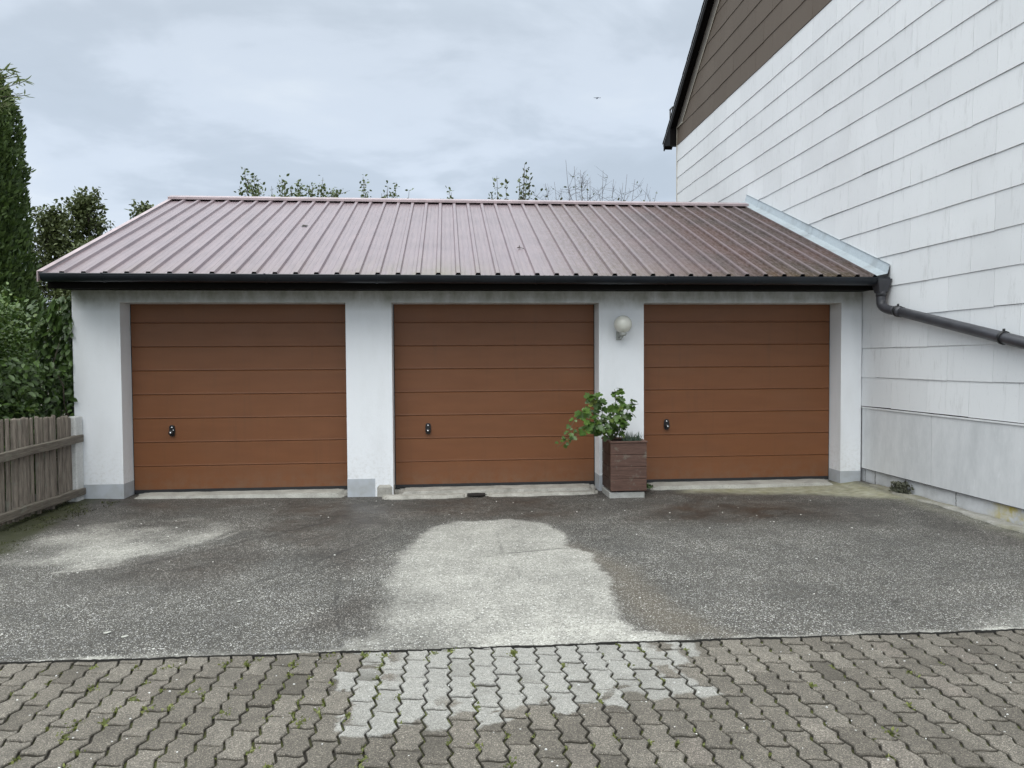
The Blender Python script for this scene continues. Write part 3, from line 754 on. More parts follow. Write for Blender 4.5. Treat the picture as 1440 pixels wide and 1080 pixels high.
for i, (a, b) in enumerate(DOORS):
    d = make_door(a, b, dl_[i])
    h = MB(G); cx, cz, yy = HX[i], HZ[i], DD-.003
    pl = []
    for k in range(24):
        an = 2*math.pi*k/24; pl.append((cx+.031*np.sign(math.cos(an))*abs(math.cos(an))**.5, cz+.062*np.sign(math.sin(an))*abs(math.sin(an))**.6))
    h.prism(pl, 1, yy-.014, yy)
    Mr = Matrix.Rotation(R(90), 4, 'X')
    h.lathe([(.0, .052), (.013, .050), (.024, .044), (.026, .034), (.016, .024), (.013, .012), (.016, .0)], (cx, yy-.012, cz-.020), 18, Mr)
    ho = h.build('handle', BLACKP, d, bevel=.002)
    l = MB(G); l.lathe([(0, .004), (.008, .003), (.0095, 0)], (cx, yy-.014, cz+.036), 14, Mr); l.build('screw_cap', CHROME, d)
    l = MB(G); l.lathe([(0, .0555), (.008, .0545), (.010, .051)], (cx, yy-.012, cz-.020), 14, Mr); l.build('lock_cylinder', CHROME, d)
    if i == 0: l = MB(G); l.lathe([(0, .003), (.006, .002), (.007, 0)], (cx+.014, yy-.014, cz+.004), 12, Mr); l.build('screw_cap', CHROME, d)

# roof sheet, front and back slopes
def sheet(y_a, z_a, y_b, z_b, x0, x1, name):
    pitch_ = .207; phase = .324
    pr = []
    k0 = math.floor((x0-phase)/pitch_)-1; k1 = math.ceil((x1-phase)/pitch_)+1
    for k in range(k0, k1+1):
        c_ = phase+k*pitch_
        for dx, h in ((-.030, 0), (-.018, .026), (.018, .026), (.030, 0), (.065, 0), (.068, .0022), (.078, .0022), (.081, 0), (.126, 0), (.129, .0022), (.139, .0022), (.142, 0)):
            x = c_+dx
            if x0 <= x <= x1: pr.append((x, h))
    pr = [(x0, pr[0][1])] + pr + [(x1, pr[-1][1])]
    L = math.hypot(y_b-y_a, z_b-z_a); ty, tz = (y_b-y_a)/L, (z_b-z_a)/L; nyv, nzv = (-tz, ty) if ty > 0 else (tz, -ty)
    ns = 6; vs = []; fs = []; n = len(pr)
    for th in (0, -.0012):
        for j in range(ns+1):
            s = L*j/ns
            for (x, h) in pr:
                w = .0012*math.sin(s*3+x*2)
                vs.append((x, y_a+ty*s+nyv*(h+th+w), z_a+tz*s+nzv*(h+th+w)))
    for j in range(ns):
        for q in range(n-1): fs.append((j*n+q, j*n+q+1, (j+1)*n+q+1, (j+1)*n+q))
    B = (ns+1)*n
    for j in range(ns):
        for q in range(n-1): fs.append((B+j*n+q, B+(j+1)*n+q, B+(j+1)*n+q+1, B+j*n+q+1))
    for q in range(n-1): fs.append((q, B+q, B+q+1, q+1))
    m = MB(G); m.add(vs, fs); return m.build(name, ROOF, gar)
zr2 = lambda y: 2.378+(min(y, 2*RY-y)-7.75)*SL
roof = sheet(7.72, zr2(7.72), RY, zr2(RY), -4.03, 4.77, 'roof')
sheet(2*RY-7.72, zr2(7.72), RY, zr2(RY), -4.03, 4.77, 'roof')
# substrate deck under the sheet
m = MB(G)
m.prism([(7.80, zr2(7.80)-.008), (RY, zr2(RY)-.008), (2*RY-7.8, zr2(7.80)-.008), (2*RY-7.8, zr2(7.80)-.07), (RY, zr2(RY)-.07), (7.80, zr2(7.80)-.07)], 0, -4.0, 4.76)
m.build('roof_deck', SOFFIT, gar)
# ridge cap
m = MB(G); zt = zr2(RY)
m.prism([(RY-.145, zt-.020), (RY-.150, zt-.030), (RY-.150, zt+.004), (RY-.02, zt+.052), (RY+.02, zt+.052), (RY+.15, zt+.004), (RY+.15, zt-.030), (RY+.145, zt-.020), (RY+.14, zt-.002), (RY, zt+.044), (RY-.14, zt-.002)], 0, -4.045, 4.70)
m.build('ridge_cap', CAP, gar)
# verge trim left
m = MB(G)
def slopebar(m, x0, x1, ya, yb, lo, hi):
    m.add([(x, y, zr2(y)+dz) for x in (x0, x1) for (y, dz) in ((ya, lo), (yb, lo), (yb, hi), (ya, hi))], [(0,1,2,3),(7,6,5,4),(0,4,5,1),(1,5,6,2),(2,6,7,3),(3,7,4,0)])
slopebar(m, -4.046, -4.034, 7.70, RY, -.075, .032); slopebar(m, -4.034, -3.990, 7.70, RY, .0275, .032)
slopebar(m, -4.046, -4.034, RY, 2*RY-7.7, -.075, .032)
m.build('verge_trim', CAP, gar)
# fascia + soffit
m = MB(G); m.box((-3.99, 7.79, 2.225), (4.79, 7.815, 2.345)); m.box((-3.99, 7.816, 2.245), (4.79, D-.002, 2.262)); m.build('fascia', SOFFIT, gar)
# gutter: half round with rolled lip
m = MB(G); gy, gr = 7.70, .070
arc = [(gy-gr*math.cos(a), -gr*math.sin(a)*1.0) for a in np.linspace(0, math.pi, 15)]
arci = [(gy-(gr-.003)*math.cos(a), -(gr-.003)*math.sin(a)) for a in np.linspace(math.pi, 0, 15)]
lip = [(gy-gr+.006*math.cos(a)+.002, .004+.008*math.sin(a)) for a in np.linspace(0, math.pi, 5)]
gut_z = lambda x: 2.352 - (x+4)*.0016
pf = arc+[(gy+gr, .01), (gy+gr-.003, .01)]+arci+lip
vs = []; fs = []; n = len(pf); xsg = [-3.985, 0., 2.3, 4.785]
for x in xsg: vs += [(x, y, gut_z(x)+z) for (y, z) in pf]
for j in range(3):
    for q in range(n): fs.append((j*n+q, j*n+(q+1) % n, (j+1)*n+(q+1) % n, (j+1)*n+q))
m.add(vs, fs)
for x in (xsg[0], xsg[-1]-.003):
    m.add([(x+d_, y, gut_z(x)+z) for d_ in (0, .003) for (y, z) in arc], [tuple(range(15)), tuple(reversed(range(15, 30)))])
m.build('gutter', GUTTER, gar)
for x in (-3.4, -1.83, -.72, .93, 2.32, 3.30, 4.60):      # joint collars / brackets
    m = MB(G)
    ar = [(gy-(gr+.004)*math.cos(a), -(gr+.004)*math.sin(a)) for a in np.linspace(0, math.pi*.93, 13)]
    ai = [(gy-(gr+.0005)*math.cos(a), -(gr+.0005)*math.sin(a)) for a in np.linspace(math.pi*.93, 0, 13)]
    m.prism([(y, gut_z(x)+z) for y, z in ar+ai], 0, x-.012, x+.012)
    m.box((x-.010, gy-gr-.004, gut_z(x)+.001), (x+.010, gy-gr+.014, gut_z(x)+.016))
    m.build('gutter_bracket', GUTTER, gar)
# funnel outlet and downpipe
m = MB(G)
ft = [(4.640, 7.61, 2.335), (4.800, 7.61, 2.335), (4.800, 7.775, 2.335), (4.640, 7.775, 2.335)]
fb = [(4.672, 7.645, 2.185), (4.768, 7.645, 2.185), (4.768, 7.740, 2.185), (4.672, 7.740, 2.185)]
m.add(ft+fb, [(3,2,1,0),(4,5,6,7)]+[(i, (i+1) % 4, 4+(i+1) % 4, 4+i) for i in range(4)])
m.build('gutter_outlet', PIPE, gar, bevel=.006)
px = 4.735
path = [(4.72, 7.692, 2.20), (4.72, 7.692, 2.12), (4.721, 7.690, 2.075)]
p0 = Vector((4.721, 7.690, 2.075)); p1 = Vector((px, 7.60, 2.005)); p2 = Vector((px, 7.425, 1.972))
for k in range(1, 9):
    s = k/8; path.append(tuple((1-s)**2*p0+2*s*(1-s)*Vector((4.725, 7.675, 2.0))+s*s*p2))
pe = Vector((px, 5.0, 1.44)); dirp = (pe-p2).normalized()
m = MB(G); m.tube(path, .048, 20); m.tube([(4.72, 7.692, 2.205), (4.72, 7.692, 2.15)], .053, 20)
m.tube([p2, p2+dirp*3.6], .0505, 22); m.tube([p2-dirp*.02, p2+dirp*.09], .055, 22)
dpipe = m.build('downpipe', PIPE, gar)
for tt in (.02, 1.545, 3.1):
    c = p2+dirp*tt; m = MB(G); m.tube([c-dirp*.014, c+dirp*.014], .060, 22)
    m.tube([c+Vector((0, 0, .055)), c+Vector((0, 0, .078))], .011, 8); m.tube([c, c+Vector((.09, 0, 0))], .008, 8)
    m.build('pipe_clamp', BLACKP, dpipe)
# flashing along the house: apron + upstand, overlapping lengths
for (ya, yb, k) in ((7.66, 9.40, 0), (9.36, 11.05, 1), (11.0, 11.53, 2)):
    off = .003*(k % 2)
    m = MB(G)
    def row(y):
        z = zr2(min(y, RY)) if y <= RY+.4 else zr2(RY)
        z = 2.378+(y-7.75)*SL
        return [(4.655-off, y, z+.029+off), (4.725-off, y, z+.033+off), (4.775-off, y, z+.055+off), (4.800-off, y, z+.150+off), (4.786-off, y, z+.160+off), (4.786-off, y, z+.156+off), (4.797-off, y, z+.148+off), (4.77-off, y, z+.051+off), (4.655-off, y, z+.026+off)]
    ra, rb = row(ya), row(yb); n = len(ra)
    m.add(ra+rb, [(i, (i+1) % n, n+(i+1) % n, n+i) for i in range(n)])
    m.build('flashing', ZINC, gar)
for ys_ in (9.40, 11.05):
    m = MB(G); zz_ = lambda y: 2.378+(y-7.75)*SL
    m.add([(x, y, zz_(y)+h+.002) for y in (ys_-.004, ys_+.004) for (x, h) in ((4.650, .030), (4.722, .037), (4.771, .059), (4.794, .150))], [(0, 4, 5, 1), (1, 5, 6, 2), (2, 6, 7, 3)])
    m.build('flashing_seam', BLACKP, gar)
# black end return of the flashing at the eave
m = MB(G); z = zr2(7.66)
m.add([(4.66, 7.655, z-.01), (4.655, 7.655, z+.03), (4.775, 7.655, z+.055), (4.800, 7.655, z+.15), (4.79, 7.655, z+.05), (4.77, 7.655, z+.02)], [(0,1,2,3,4,5)])
m.build('flashing_end', BLACKP, gar)

# small debris on the roof
def on_roof(x, y): return (x, y, zr2(y)+.004)
m = MB(on_roof(-1.83, 9.75)); m.add([(-1.86, 9.72, zr2(9.72)+.006), (-1.80, 9.73, zr2(9.73)+.014), (-1.78, 9.80, zr2(9.8)+.006), (-1.85, 9.79, zr2(9.79)+.018)], [(0,1,2,3)])
m.build('fallen_leaf', plain('dead_leaf', (.02, .016, .012), .8), label='small dark curled leaf lying on the left half of the metal roof', cat='leaf')
x_, y_ = .86, 8.75
m = MB(on_roof(x_, y_)); m.tube([(x_-.03, y_-.05, zr2(y_)+.006), (x_, y_+.02, zr2(y_+.02)+.016), (x_+.01, y_+.11, zr2(y_+.11)+.01)], .006, 6)
m.tube([(x_, y_+.02, zr2(y_+.02)+.016), (x_+.05, y_-.02, zr2(y_-.02)+.012)], .004, 6)
m.build('twig', TWIG, label='small dark forked twig lying on the middle of the metal roof', cat='twig')

# ------------------------------------------------------------------ HOUSE
HW = 4.813
hou = empty('house', (9., 9., 0), label='tall white clad house with brown gable cladding on the right', cat='house')
HO = (9., 9., 0)
YF, YN = 15.17, 2.83; BL = 5.94; EZ = 6.491
gz = lambda y: EZ + (YF-y)*.708 if y > 9 else EZ+(y-YN)*.708
m = MB(HO)
m.box((HW+.03, YN+.03, -.2), (14., YF-.03, 6.1))
m.prism([(YN+.03, 6.1), (YF-.03, 6.1), (9., gz(9.)-.12)], 0, HW+.03, 14.)
m.build('wall', STUCCO, hou)
m = MB(HO); m.box((HW+.022, YN, -.12), (HW+.03, YF, .19)); m.build('plinth', PLINTH, hou)
m = MB(HO)
for (a, b) in ((YN, 4.9), (4.905, 6.95), (6.955, 8.19)): m.box((HW-.004, a, .198), (HW+.026, b, .905))
m.build('lower_panel', PANEL, hou)
m = MB(HO); m.box((HW-.004, BK+.01, .198), (HW+.026, YF, .905)); m.build('lower_panel', PANEL, hou)
m = MB(HO); m.box((HW-.014, YN, .898), (HW+.028, 8.19, .908)); m.box((HW-.014, YN, .908), (HW-.010, 8.19, .914)); m.build('drip_trim', plain('white_trim', (.72, .73, .74), .5), hou)
m = MB(HO); m.box((HW-.0055, YN, .191), (HW+.02, 8.19, .197)); m.build('lip_shadow', plain('lip_shadow_dark', (.10, .10, .11), .5), hou)  # dark strip standing in for the shadow line at the panel's bottom lip
def slates(z0, z1, course, name, mat, ylim):
    V = []; Fl = []; k = 0; z = z0; row = 0
    while z < z1-.02:
        zt = min(z+course, z1); y = YN + (.3 if row % 2 else 0) - .6
        while y < YF:
            a, b = max(y+.0015, YN), min(y+.5985, YF)
            y += .6
            if b-a < .03: continue
            ya, yb = ylim(z); 
            a = max(a, ya); b = min(b, yb)
            if b-a < .03: continue
            j0, j1 = random.gauss(0, .0024), random.gauss(0, .0024); o1 = random.uniform(-.0015, .0015)
            ya2, yb2 = ylim(zt); a2 = max(a, ya2); b2 = min(b, yb2)
            if b2-a2 < .01: a2 = min(max(a2, a), b); b2 = a2+.01
            xo, xi = HW-.008+o1, HW+.001
            vs = [(xo, a, z+j0), (xo, b, z+j1), (xi, b2, zt-.0012), (xi, a2, zt-.0012), (HW+.019, a, z+j0), (HW+.019, b, z+j1), (HW+.019, b2, zt-.0012), (HW+.019, a2, zt-.0012)]
            V += vs; Fl += [tuple(k+q for q in f) for f in ((0,1,2,3),(7,6,5,4),(0,4,5,1),(1,5,6,2),(2,6,7,3),(3,7,4,0))]; k += 8
        z += course; row += 1
    m = MB(HO); m.add(V, Fl); return m.build(name, mat, hou)
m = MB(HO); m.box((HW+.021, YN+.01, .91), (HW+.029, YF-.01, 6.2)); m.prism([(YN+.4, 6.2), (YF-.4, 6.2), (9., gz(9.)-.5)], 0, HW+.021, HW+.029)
m.build('shadow_backing', plain('shadow_backing_dark', (.05, .04, .045), .9), hou)  # dark sheet added so the gaps draw the shadow lines between courses
full_y = lambda z: (YN, YF)
slates(.922, BL, .3345, 'white_cladding', CLADW, full_y)
def gl_(z):
    if z <= 6.285: return (YN, YF)
    d = (z-EZ+.443)/.708-.2; return (min(YN+d, 8.99), max(YF-d, 9.01))
slates(BL+.002, 10.6, .3335, 'gable_cladding', CLADB, gl_)
# corner and rake trims
m = MB(HO); m.box((HW-.016, YF-.012, .0), (HW+.03, YF+.012, EZ+.06)); m.build('corner_trim', GTRIM, hou)
m = MB(HO)
def rk(y, dz=0): return gz(y)+dz
def rakebar(m, x0, x1, ya, yb, lo, hi):
    for (p, q) in ((ya, 9.0), (2*9.0-ya, 9.0)) if yb is None else ((ya, yb),):
        m.add([(x, y, rk(y)+dz) for x in (x0, x1) for (y, dz) in ((p, lo), (q, lo), (q, hi), (p, hi))], [(0,1,2,3),(7,6,5,4),(0,4,5,1),(1,5,6,2),(2,6,7,3),(3,7,4,0)])
rakebar(m, HW-.022, HW-.012, 14.78, None, -.456, -.436)
m.box((HW-.022, 14.76, 6.288), (HW-.012, YF, 6.306)); m.build('rake_trim', GTRIM, hou)
# gable soffit strip above the trim
m = MB(HO); rakebar(m, HW-.018, HW+.03, 14.80, None, -.436, -.14); m.prism([(14.80, 6.306), (YF, 6.306), (YF, 6.34), (14.80, 6.62)], 0, HW-.017, HW+.03); m.build('rake_board', GSOF, hou)
# roof
m = MB(HO)
YE = 15.66; ze = lambda y: EZ+(YF-y)*.708-.11 if y > 9 else EZ+(y-YN)*.708-.11
OX = 4.66
for sgn in (1, -1):
    fy = (lambda y: y) if sgn == 1 else (lambda y: 18-y)
    m.add([(x, fy(y), ze(y if y > 9 else 9.0001)+dz) for x in (OX, 14.5) for (y, dz) in ((YE, .02), (9.0001, .02), (9.0001, .09), (YE, .09))], [(0,1,2,3),(7,6,5,4),(0,4,5,1),(1,5,6,2),(2,6,7,3),(3,7,4,0)])
roofh = m.build('roof', TILE, hou)
# stepped tile edges along the verge: one mesh of lapped tiles
m = MB(HO)
s = 0.
Lr = (YE-9)/math.cos(math.atan(.708)); ca, sa = math.cos(math.atan(.708)), math.sin(math.atan(.708))
for sgn in (1, -1):
    s = 0
    while s < Lr-.05:
        for c_ in range(0, 3):
            x0 = OX-.012+c_*.30
            pts = []
            for (ds, dn) in ((-.03, .115), (.34, .095), (.34, .075), (-.03, .092)):
                y = YE-(s+ds)*ca - dn*(-sa)*-1*0; z = ze(YE)+(s+ds)*sa+dn
                y = YE-(s+ds)*ca
                pts.append((y if sgn == 1 else 18-y, z))
            m.prism(pts, 0, x0, x0+.298)
        s += .33
m.build('verge_tiles', TILE, hou)
m = MB(HO)
for sgn in (1, -1):
    fy = (lambda y: y) if sgn == 1 else (lambda y: 18-y)
    for (x0, x1, lo, hi) in ((OX, OX+.025, -.095, .018), (OX+.025, HW+.03, -.062, -.042)):
        m.add([(x, fy(y), ze(y if y > 9 else 9.0001)+dz) for x in (x0, x1) for (y, dz) in ((YE-.02, lo), (9.0001, lo), (9.0001, hi), (YE-.02, hi))], [(0,1,2,3),(7,6,5,4),(0,4,5,1),(1,5,6,2),(2,6,7,3),(3,7,4,0)])
    yb = fy(YE-.02); yw = fy(YF)
    m.prism([(yb, 6.05), (yb, 6.14), (yw, 6.46), (yw, 5.945)], 0, OX+.001, 14.4)
m.build('bargeboard', BARGE, hou)
m = MB(HO)
for sgn in (1, -1):
    fy = (lambda y: y) if sgn == 1 else (lambda y: 18-y)
    m.add([(x, fy(y), ze(y if y > 9 else 9.0001)+dz) for x in (OX-.006, OX-.001) for (y, dz) in ((YE-.02, .022), (9.0001, .022), (9.0001, .040), (YE-.02, .040))], [(0,1,2,3),(7,6,5,4),(0,4,5,1),(1,5,6,2),(2,6,7,3),(3,7,4,0)])
m.build('verge_strip', plain('grey_verge_metal', (.22, .22, .22), .4), hou)
m = MB(HO); m.box((OX+.004, 9-.09, ze(9.0001)+.07), (14.5, 9.09, ze(9.0001)+.15)); m.build('ridge_tiles', TILE, hou)
# snow guard bracket above the verge
bx, by = 4.68, 15.12; bz = ze(by)+.10
m = MB(HO)
m.box((bx, by-.01, bz-.02), (bx+.03, by+.0, bz+.20)); m.box((bx, by+.15, bz-.10), (bx+.03, by+.16, bz+.20)); m.box((bx-.002, by-.03, bz+.19), (bx+.032, by+.18, bz+.205))
m.build('snow_guard_bracket', plain('zinc_bracket', (.2, .2, .2), .5), hou)

# ------------------------------------------------------------------ wall lamp
lx, lz = 1.945, 1.872
lam = empty('wall_lamp', (lx, D, lz), label='round cream glass globe lamp on the white pier above the planter', cat='lamp')
LO = (lx, D, lz)
t = NT('cream_opal_glass'); t.color(t.mix(t.noise(6), (.64, .63, .56), (.72, .71, .65))); t.rough(.15)
t.p.inputs['Transmission Weight'].default_value = .0; t.p.inputs['Subsurface Weight'].default_value = .0; GLOBE = t.m
LMET = plain('grey_lamp_metal', (.36, .37, .35), .45)
m = MB(LO); prof = [(.034, -.104)]
for a in np.linspace(-70, 90, 18):
    rr = .099*math.cos(R(a)); prof.append((max(rr, .0005), .096*math.sin(R(a)) + (-.006 if a < 0 else 0)))
m.lathe(prof, (lx, D-.125, lz), 32); m.build('lamp_shade', GLOBE, lam)
m = MB(LO)
m.box((lx-.050, D-.018, lz-.175), (lx+.010, D-.001, lz-.075))
m.tube([(lx-.02, D-.012, lz-.15), (lx-.016, D-.07, lz-.158), (lx-.006, D-.115, lz-.145), (lx, D-.125, lz-.115)], .012, 12)
m.lathe([(0, -.132), (.030, -.130), (.040, -.120), (.042, -.098), (.036, -.092)], (lx, D-.125, lz), 24)
m.build('bracket', LMET, lam, bevel=.003)
m = MB(LO); m.tube([(lx, D-.125, lz-.09), (lx, D-.125, lz-.02)], .014, 12); m.build('bulb_socket', LMET, lam)

# ------------------------------------------------------------------ planter and its slab
GZ = .0
sl = MB((1.92, 7.93, 0)); sl.box((1.715, 7.74, -.02), (2.10, 8.13, .052)); sl.build('paving_slab', SLABC, bevel=.006, label='pale square concrete slab under the wooden planter', cat='slab')
pla = empty('planter', (1.92, 7.93, .055), label='square dark brown wooden plank planter on a pale slab', cat='planter')
PO = (1.92, 7.93, .055); x0, x1, y0, y1, z0 = 1.724, 2.118, 7.722, 8.15, .056
for k in range(4):
    za, zb = z0+.012+k*.130, z0+.012+k*.130+.127
    m = MB(PO); m.box((x0, y0, za), (x1, y0+.022, zb)); m.build('front_plank', PLANTW, pla, bevel=.004)
    m = MB(PO); m.box((x0, y0+.023, za), (x0+.022, y1-.023, zb)); m.build('side_plank', PLANTS, pla, bevel=.004)
    m = MB(PO); m.box((x1-.022, y0+.023, za), (x1, y1-.023, zb)); m.build('side_plank', PLANTS, pla, bevel=.004)
    m = MB(PO); m.box((x0, y1-.022, za), (x1, y1, zb)); m.build('back_plank', PLANTS, pla, bevel=.004)
m = MB(PO)
for (x, y) in ((x0+.023, y0+.023), (x1-.063, y0+.023), (x0+.023, y1-.063), (x1-.063, y1-.063)): m.box((x, y, z0), (x+.04, y+.04, z0+.50))
m.box((x0+.023, y0+.023, z0+.01), (x1-.023, y1-.023, z0+.03))
m.build('inner_frame', PLANTS, pla)
m = MB(PO); zt = z0+.534
m.box((x0-.010, y0-.010, zt-.004), (x1+.010, y0+.030, zt+.012)); m.box((x0-.010, y1-.030, zt-.004), (x1+.010, y1+.010, zt+.012))
m.box((x0-.010, y0+.0302, zt-.004), (x0+.030, y1-.0302, zt+.012)); m.box((x1-.030, y0+.0302, zt-.004), (x1+.010, y1-.0302, zt+.012))
m.build('rim', PLANTW, pla, bevel=.003)
m = MB(PO); m.box((x0+.024, y0+.024, z0+.3), (x1-.024, y1-.024, z0+.505)); m.build('soil', SOIL, pla)

# potted plant with lobed leaves
def lobed(n=5):
    pts = [(0., 0.)]
    outline = [(-.04, .10), (-.10, .34), (.12, .30), (.18, .52), (.42, .44), (.50, .40), (.48, .30), (.72, .34), (.78, .20), (1.0, .0)]
    up = [(x, y) for x, y in outline]
    return up
LOB = [(.0, .0), (-.13, .22), (-.05, .44), (.14, .36), (.26, .58), (.52, .50), (.50, .26), (.78, .30), (1.0, .0)]
def lob_leaves(name, P, Dv, Nv, S, mat, parent, origin):
    T = [(x, y) for x, y in LOB] + [(x, -y) for x, y in LOB[1:-1]]
    k = len(LOB)
    cx = (.36, 0.)
    T = np.array([(cx[0], cx[1], -.03)] + [(x, y, .10*abs(y)-.10*max(x-.5, 0)) for x, y in T])
    ring = list(range(1, k+1)) + list(reversed(range(k+1, 2*k-1)))
    F = [(0, ring[i], ring[(i+1) % len(ring)]) for i in range(len(ring))]
    P = np.asarray(P, float); Dv = norm(np.asarray(Dv, float)); B = norm(np.cross(Nv, Dv)); Nn = np.cross(Dv, B)
    S = np.asarray(S)
    V = P[:, None, :] + S[:, None, None]*(T[None, :, 0:1]*Dv[:, None, :]+T[None, :, 1:2]*B[:, None, :]+T[None, :, 2:3]*Nn[:, None, :])
    V = V.reshape(-1, 3)-np.array(origin)
    Fa = (np.array(F)[None]+(np.arange(len(P))*len(T))[:, None, None]).reshape(-1, 3)
    return link(name, np_mesh(name, V, Fa, True), mat, parent)
def unp(px_, py_, Yd):       # a photo point at depth Yd, used to measure the plant's stems
    d = f_ + r2*((px_-720)/1036) - u2*((py_-540)/1036); t_ = Yd/d.y
    return np.array([d.x*t_, Yd, d.z*t_+H])
plant = empty('potted_plant', (1.9, 7.95, .56), label='green leafy plant with lobed leaves trailing left out of the wooden planter', cat='plant')
PPO = (1.9, 7.95, .56)
stems = [
 [(866, 618, 7.95), (862, 590, 7.93), (866, 565, 7.9), (864, 547, 7.9)],
 [(862, 618, 7.9), (850, 590, 7.82), (842, 565, 7.75), (832, 560, 7.7)],
 [(858, 616, 7.88), (840, 585, 7.75), (822, 575, 7.62), (806, 594, 7.55), (797, 612, 7.5)],
 [(856, 616, 7.86), (838, 600, 7.7), (820, 606, 7.6), (806, 612, 7.55), (792, 622, 7.5), (784, 629, 7.47)],
 [(870, 618, 7.95), (878, 590, 7.9), (884, 572, 7.85), (898, 568, 7.8)],
 [(866, 616, 7.9), (872, 600, 7.8), (870, 585, 7.75), (876, 560, 7.8)],
 [(858, 616, 7.86), (848, 602, 7.75), (836, 596, 7.68), (826, 590, 7.6)],
]
P, Dd, Nn, S = [], [], [], []
ms = MB(PPO)
for si_, st in enumerate(stems):
    pts = [unp(*q) for q in st]
    dense = []
    for a, b in zip(pts[:-1], pts[1:]):
        for k in range(6): dense.append(a+(b-a)*k/6)
    dense.append(pts[-1]); dense = np.array(dense)
    for it in range(3): dense[1:-1] = (dense[:-2]+dense[1:-1]*2+dense[2:])/4
    ms.tube([tuple(p) for p in dense], list(np.linspace(.005, .0018, len(dense))), 6)
    tips = len(dense)
    nl = {0: 42, 1: 38, 2: 32, 3: 30, 4: 14, 5: 44, 6: 30}[si_]
    for k in range(nl):
        q = .12+.88*random.random(); i = int(q*(tips-1)); p = dense[i]
        d = np.array([random.gauss(0, .6), random.gauss(-.25, .5), random.gauss(.15, .45)]); d /= np.linalg.norm(d)
        L = random.uniform(.02, .065); e_ = p+d*L
        if k % 2 == 0: ms.tube([tuple(p), tuple(e_)], .0012, 4, caps=False)
        sz = random.uniform(.045, .088)*(1.0 if si_ not in (2, 3) or q < .6 else .62)
        P.append(e_); Dd.append(d*.6+np.array([random.gauss(0, .3), -.15, -.45])); Nn.append(np.array([random.gauss(0, .4), -.75+random.gauss(0, .35), .65])); S.append(sz)
ms.build('stem', plain('green_stem', (.09, .10, .04), .6), plant)
lob_leaves('foliage', P, Dd, np.array(Nn), S, LPOT, plant, PPO)
# grass-like blades at the right of the planter
n = 150
Pg = np.stack([rng.uniform(1.90, 2.10, n), rng.uniform(7.76, 8.0, n), np.full(n, .565)], 1)
Dg = np.stack([rng.normal(0, .45, n), rng.normal(-.1, .45, n), np.ones(n)], 1)
leaves('grass_tuft', Pg, Dg, rdir(n), rng.uniform(.05, .14, n), LBLUE, 'blade', None, (2.0, 7.85, .56), label='short bluish grass tuft at the right rim of the wooden planter', cat='grass tuft')

# ------------------------------------------------------------------ fence
fen = empty('fence', (-3.9, 6.2, 0), label='weathered grey wooden picket fence at the left edge', cat='fence')
FO = (-3.9, 6.2, 0)
y = 8.02
Mrot = lambda y: Matrix.Translation((0, 0, 0))
k = 0
while y > 4.3:
    w = random.uniform(.024, .034); tpz = .93+random.gauss(0, .010)+ (.045 if y < 7.2 else .045*(8.0-y)/.8)
    zb_ = .03+random.uniform(0, .03)
    lean = random.gauss(0, .008)
    # half-round paling: rounded towards the drive
    w2 = random.gauss(0, .009); pl = [(-3.925, -w)] + [(-3.925+w2+w*.75*math.sin(a), -w*math.cos(a)) for a in np.linspace(.25, math.pi-.25, 6)] + [(-3.925, w)]
    vs = []; fs = []; n = len(pl)
    lv = [zb_, .35, .66, tpz-.012, tpz]
    for i, z in enumerate(lv):
        sc_ = .82 if i == 4 else 1
        for (a, b) in pl: vs.append((-3.925+(a+3.925)*sc_+random.gauss(0, .0008), y+b*sc_+lean*(z-.5), z+(b*.25*random.uniform(-1, 1) if i == 4 else 0)))
    for i in range(4):
        for q in range(n): fs.append((i*n+q, i*n+(q+1) % n, (i+1)*n+(q+1) % n, (i+1)*n+q))
    fs += [tuple(reversed(range(n))), tuple(range(4*n, 5*n))]
    m = MB(FO); m.add(vs, fs); m.build('picket', PICKET, fen)
    y -= .074+random.uniform(0, .012); k += 1
for (za, zb2, h, ye) in ((.700, .722, .085, 8.155), (.172, .152, .080, 8.175)):
    m = MB(FO); n = 24; vs = []; fs = []
    for i in range(n+1):
        yy = ye - (ye-4.2)*i/n; zt = zb2+(za-zb2)*min(1, i/n*2.8)+.003*math.sin(i*1.3)
        for (x, z) in ((-3.898, zt-h), (-3.852, zt-h+.004), (-3.850, zt-.004), (-3.896, zt)): vs.append((x+.002*math.sin(i*.9), yy, z))
    for i in range(n):
        for q in range(4): fs.append((i*4+q, i*4+(q+1) % 4, (i+1)*4+(q+1) % 4, (i+1)*4+q))
    fs += [(0, 1, 2, 3), (n*4+3, n*4+2, n*4+1, n*4)]
    m.add(vs, fs); m.build('rail', RAIL, fen, bevel=.004)
m = MB(FO)
for yy in (6.0, 4.4):
    m = MB(FO); m.box((-4.03, yy-.05, -.05), (-3.945, yy+.05, .88)); m.build('fence_post', PICKET, fen)
m = MB((-3.92, 8.1, 0)); m.box((-3.968, 8.03, -.08), (-3.872, 8.185, .915)); m.build('concrete_post', POSTC, bevel=.012, label='short white painted concrete post between picket fence and garage', cat='post')

# ------------------------------------------------------------------ vegetation left
def limb(m, a, b, r0, r1, wob=.06, n=6, sides=7):
    a = Vector(a); b = Vector(b); pts = []
    for i in range(n+1):
        s = i/n; p = a.lerp(b, s)
        if 0 < i < n: p += Vector((random.gauss(0, wob), random.gauss(0, wob), random.gauss(0, wob*.4)))
        pts.append(p)
    m.tube(pts, list(np.linspace(r0, r1, n+1)), sides); return pts
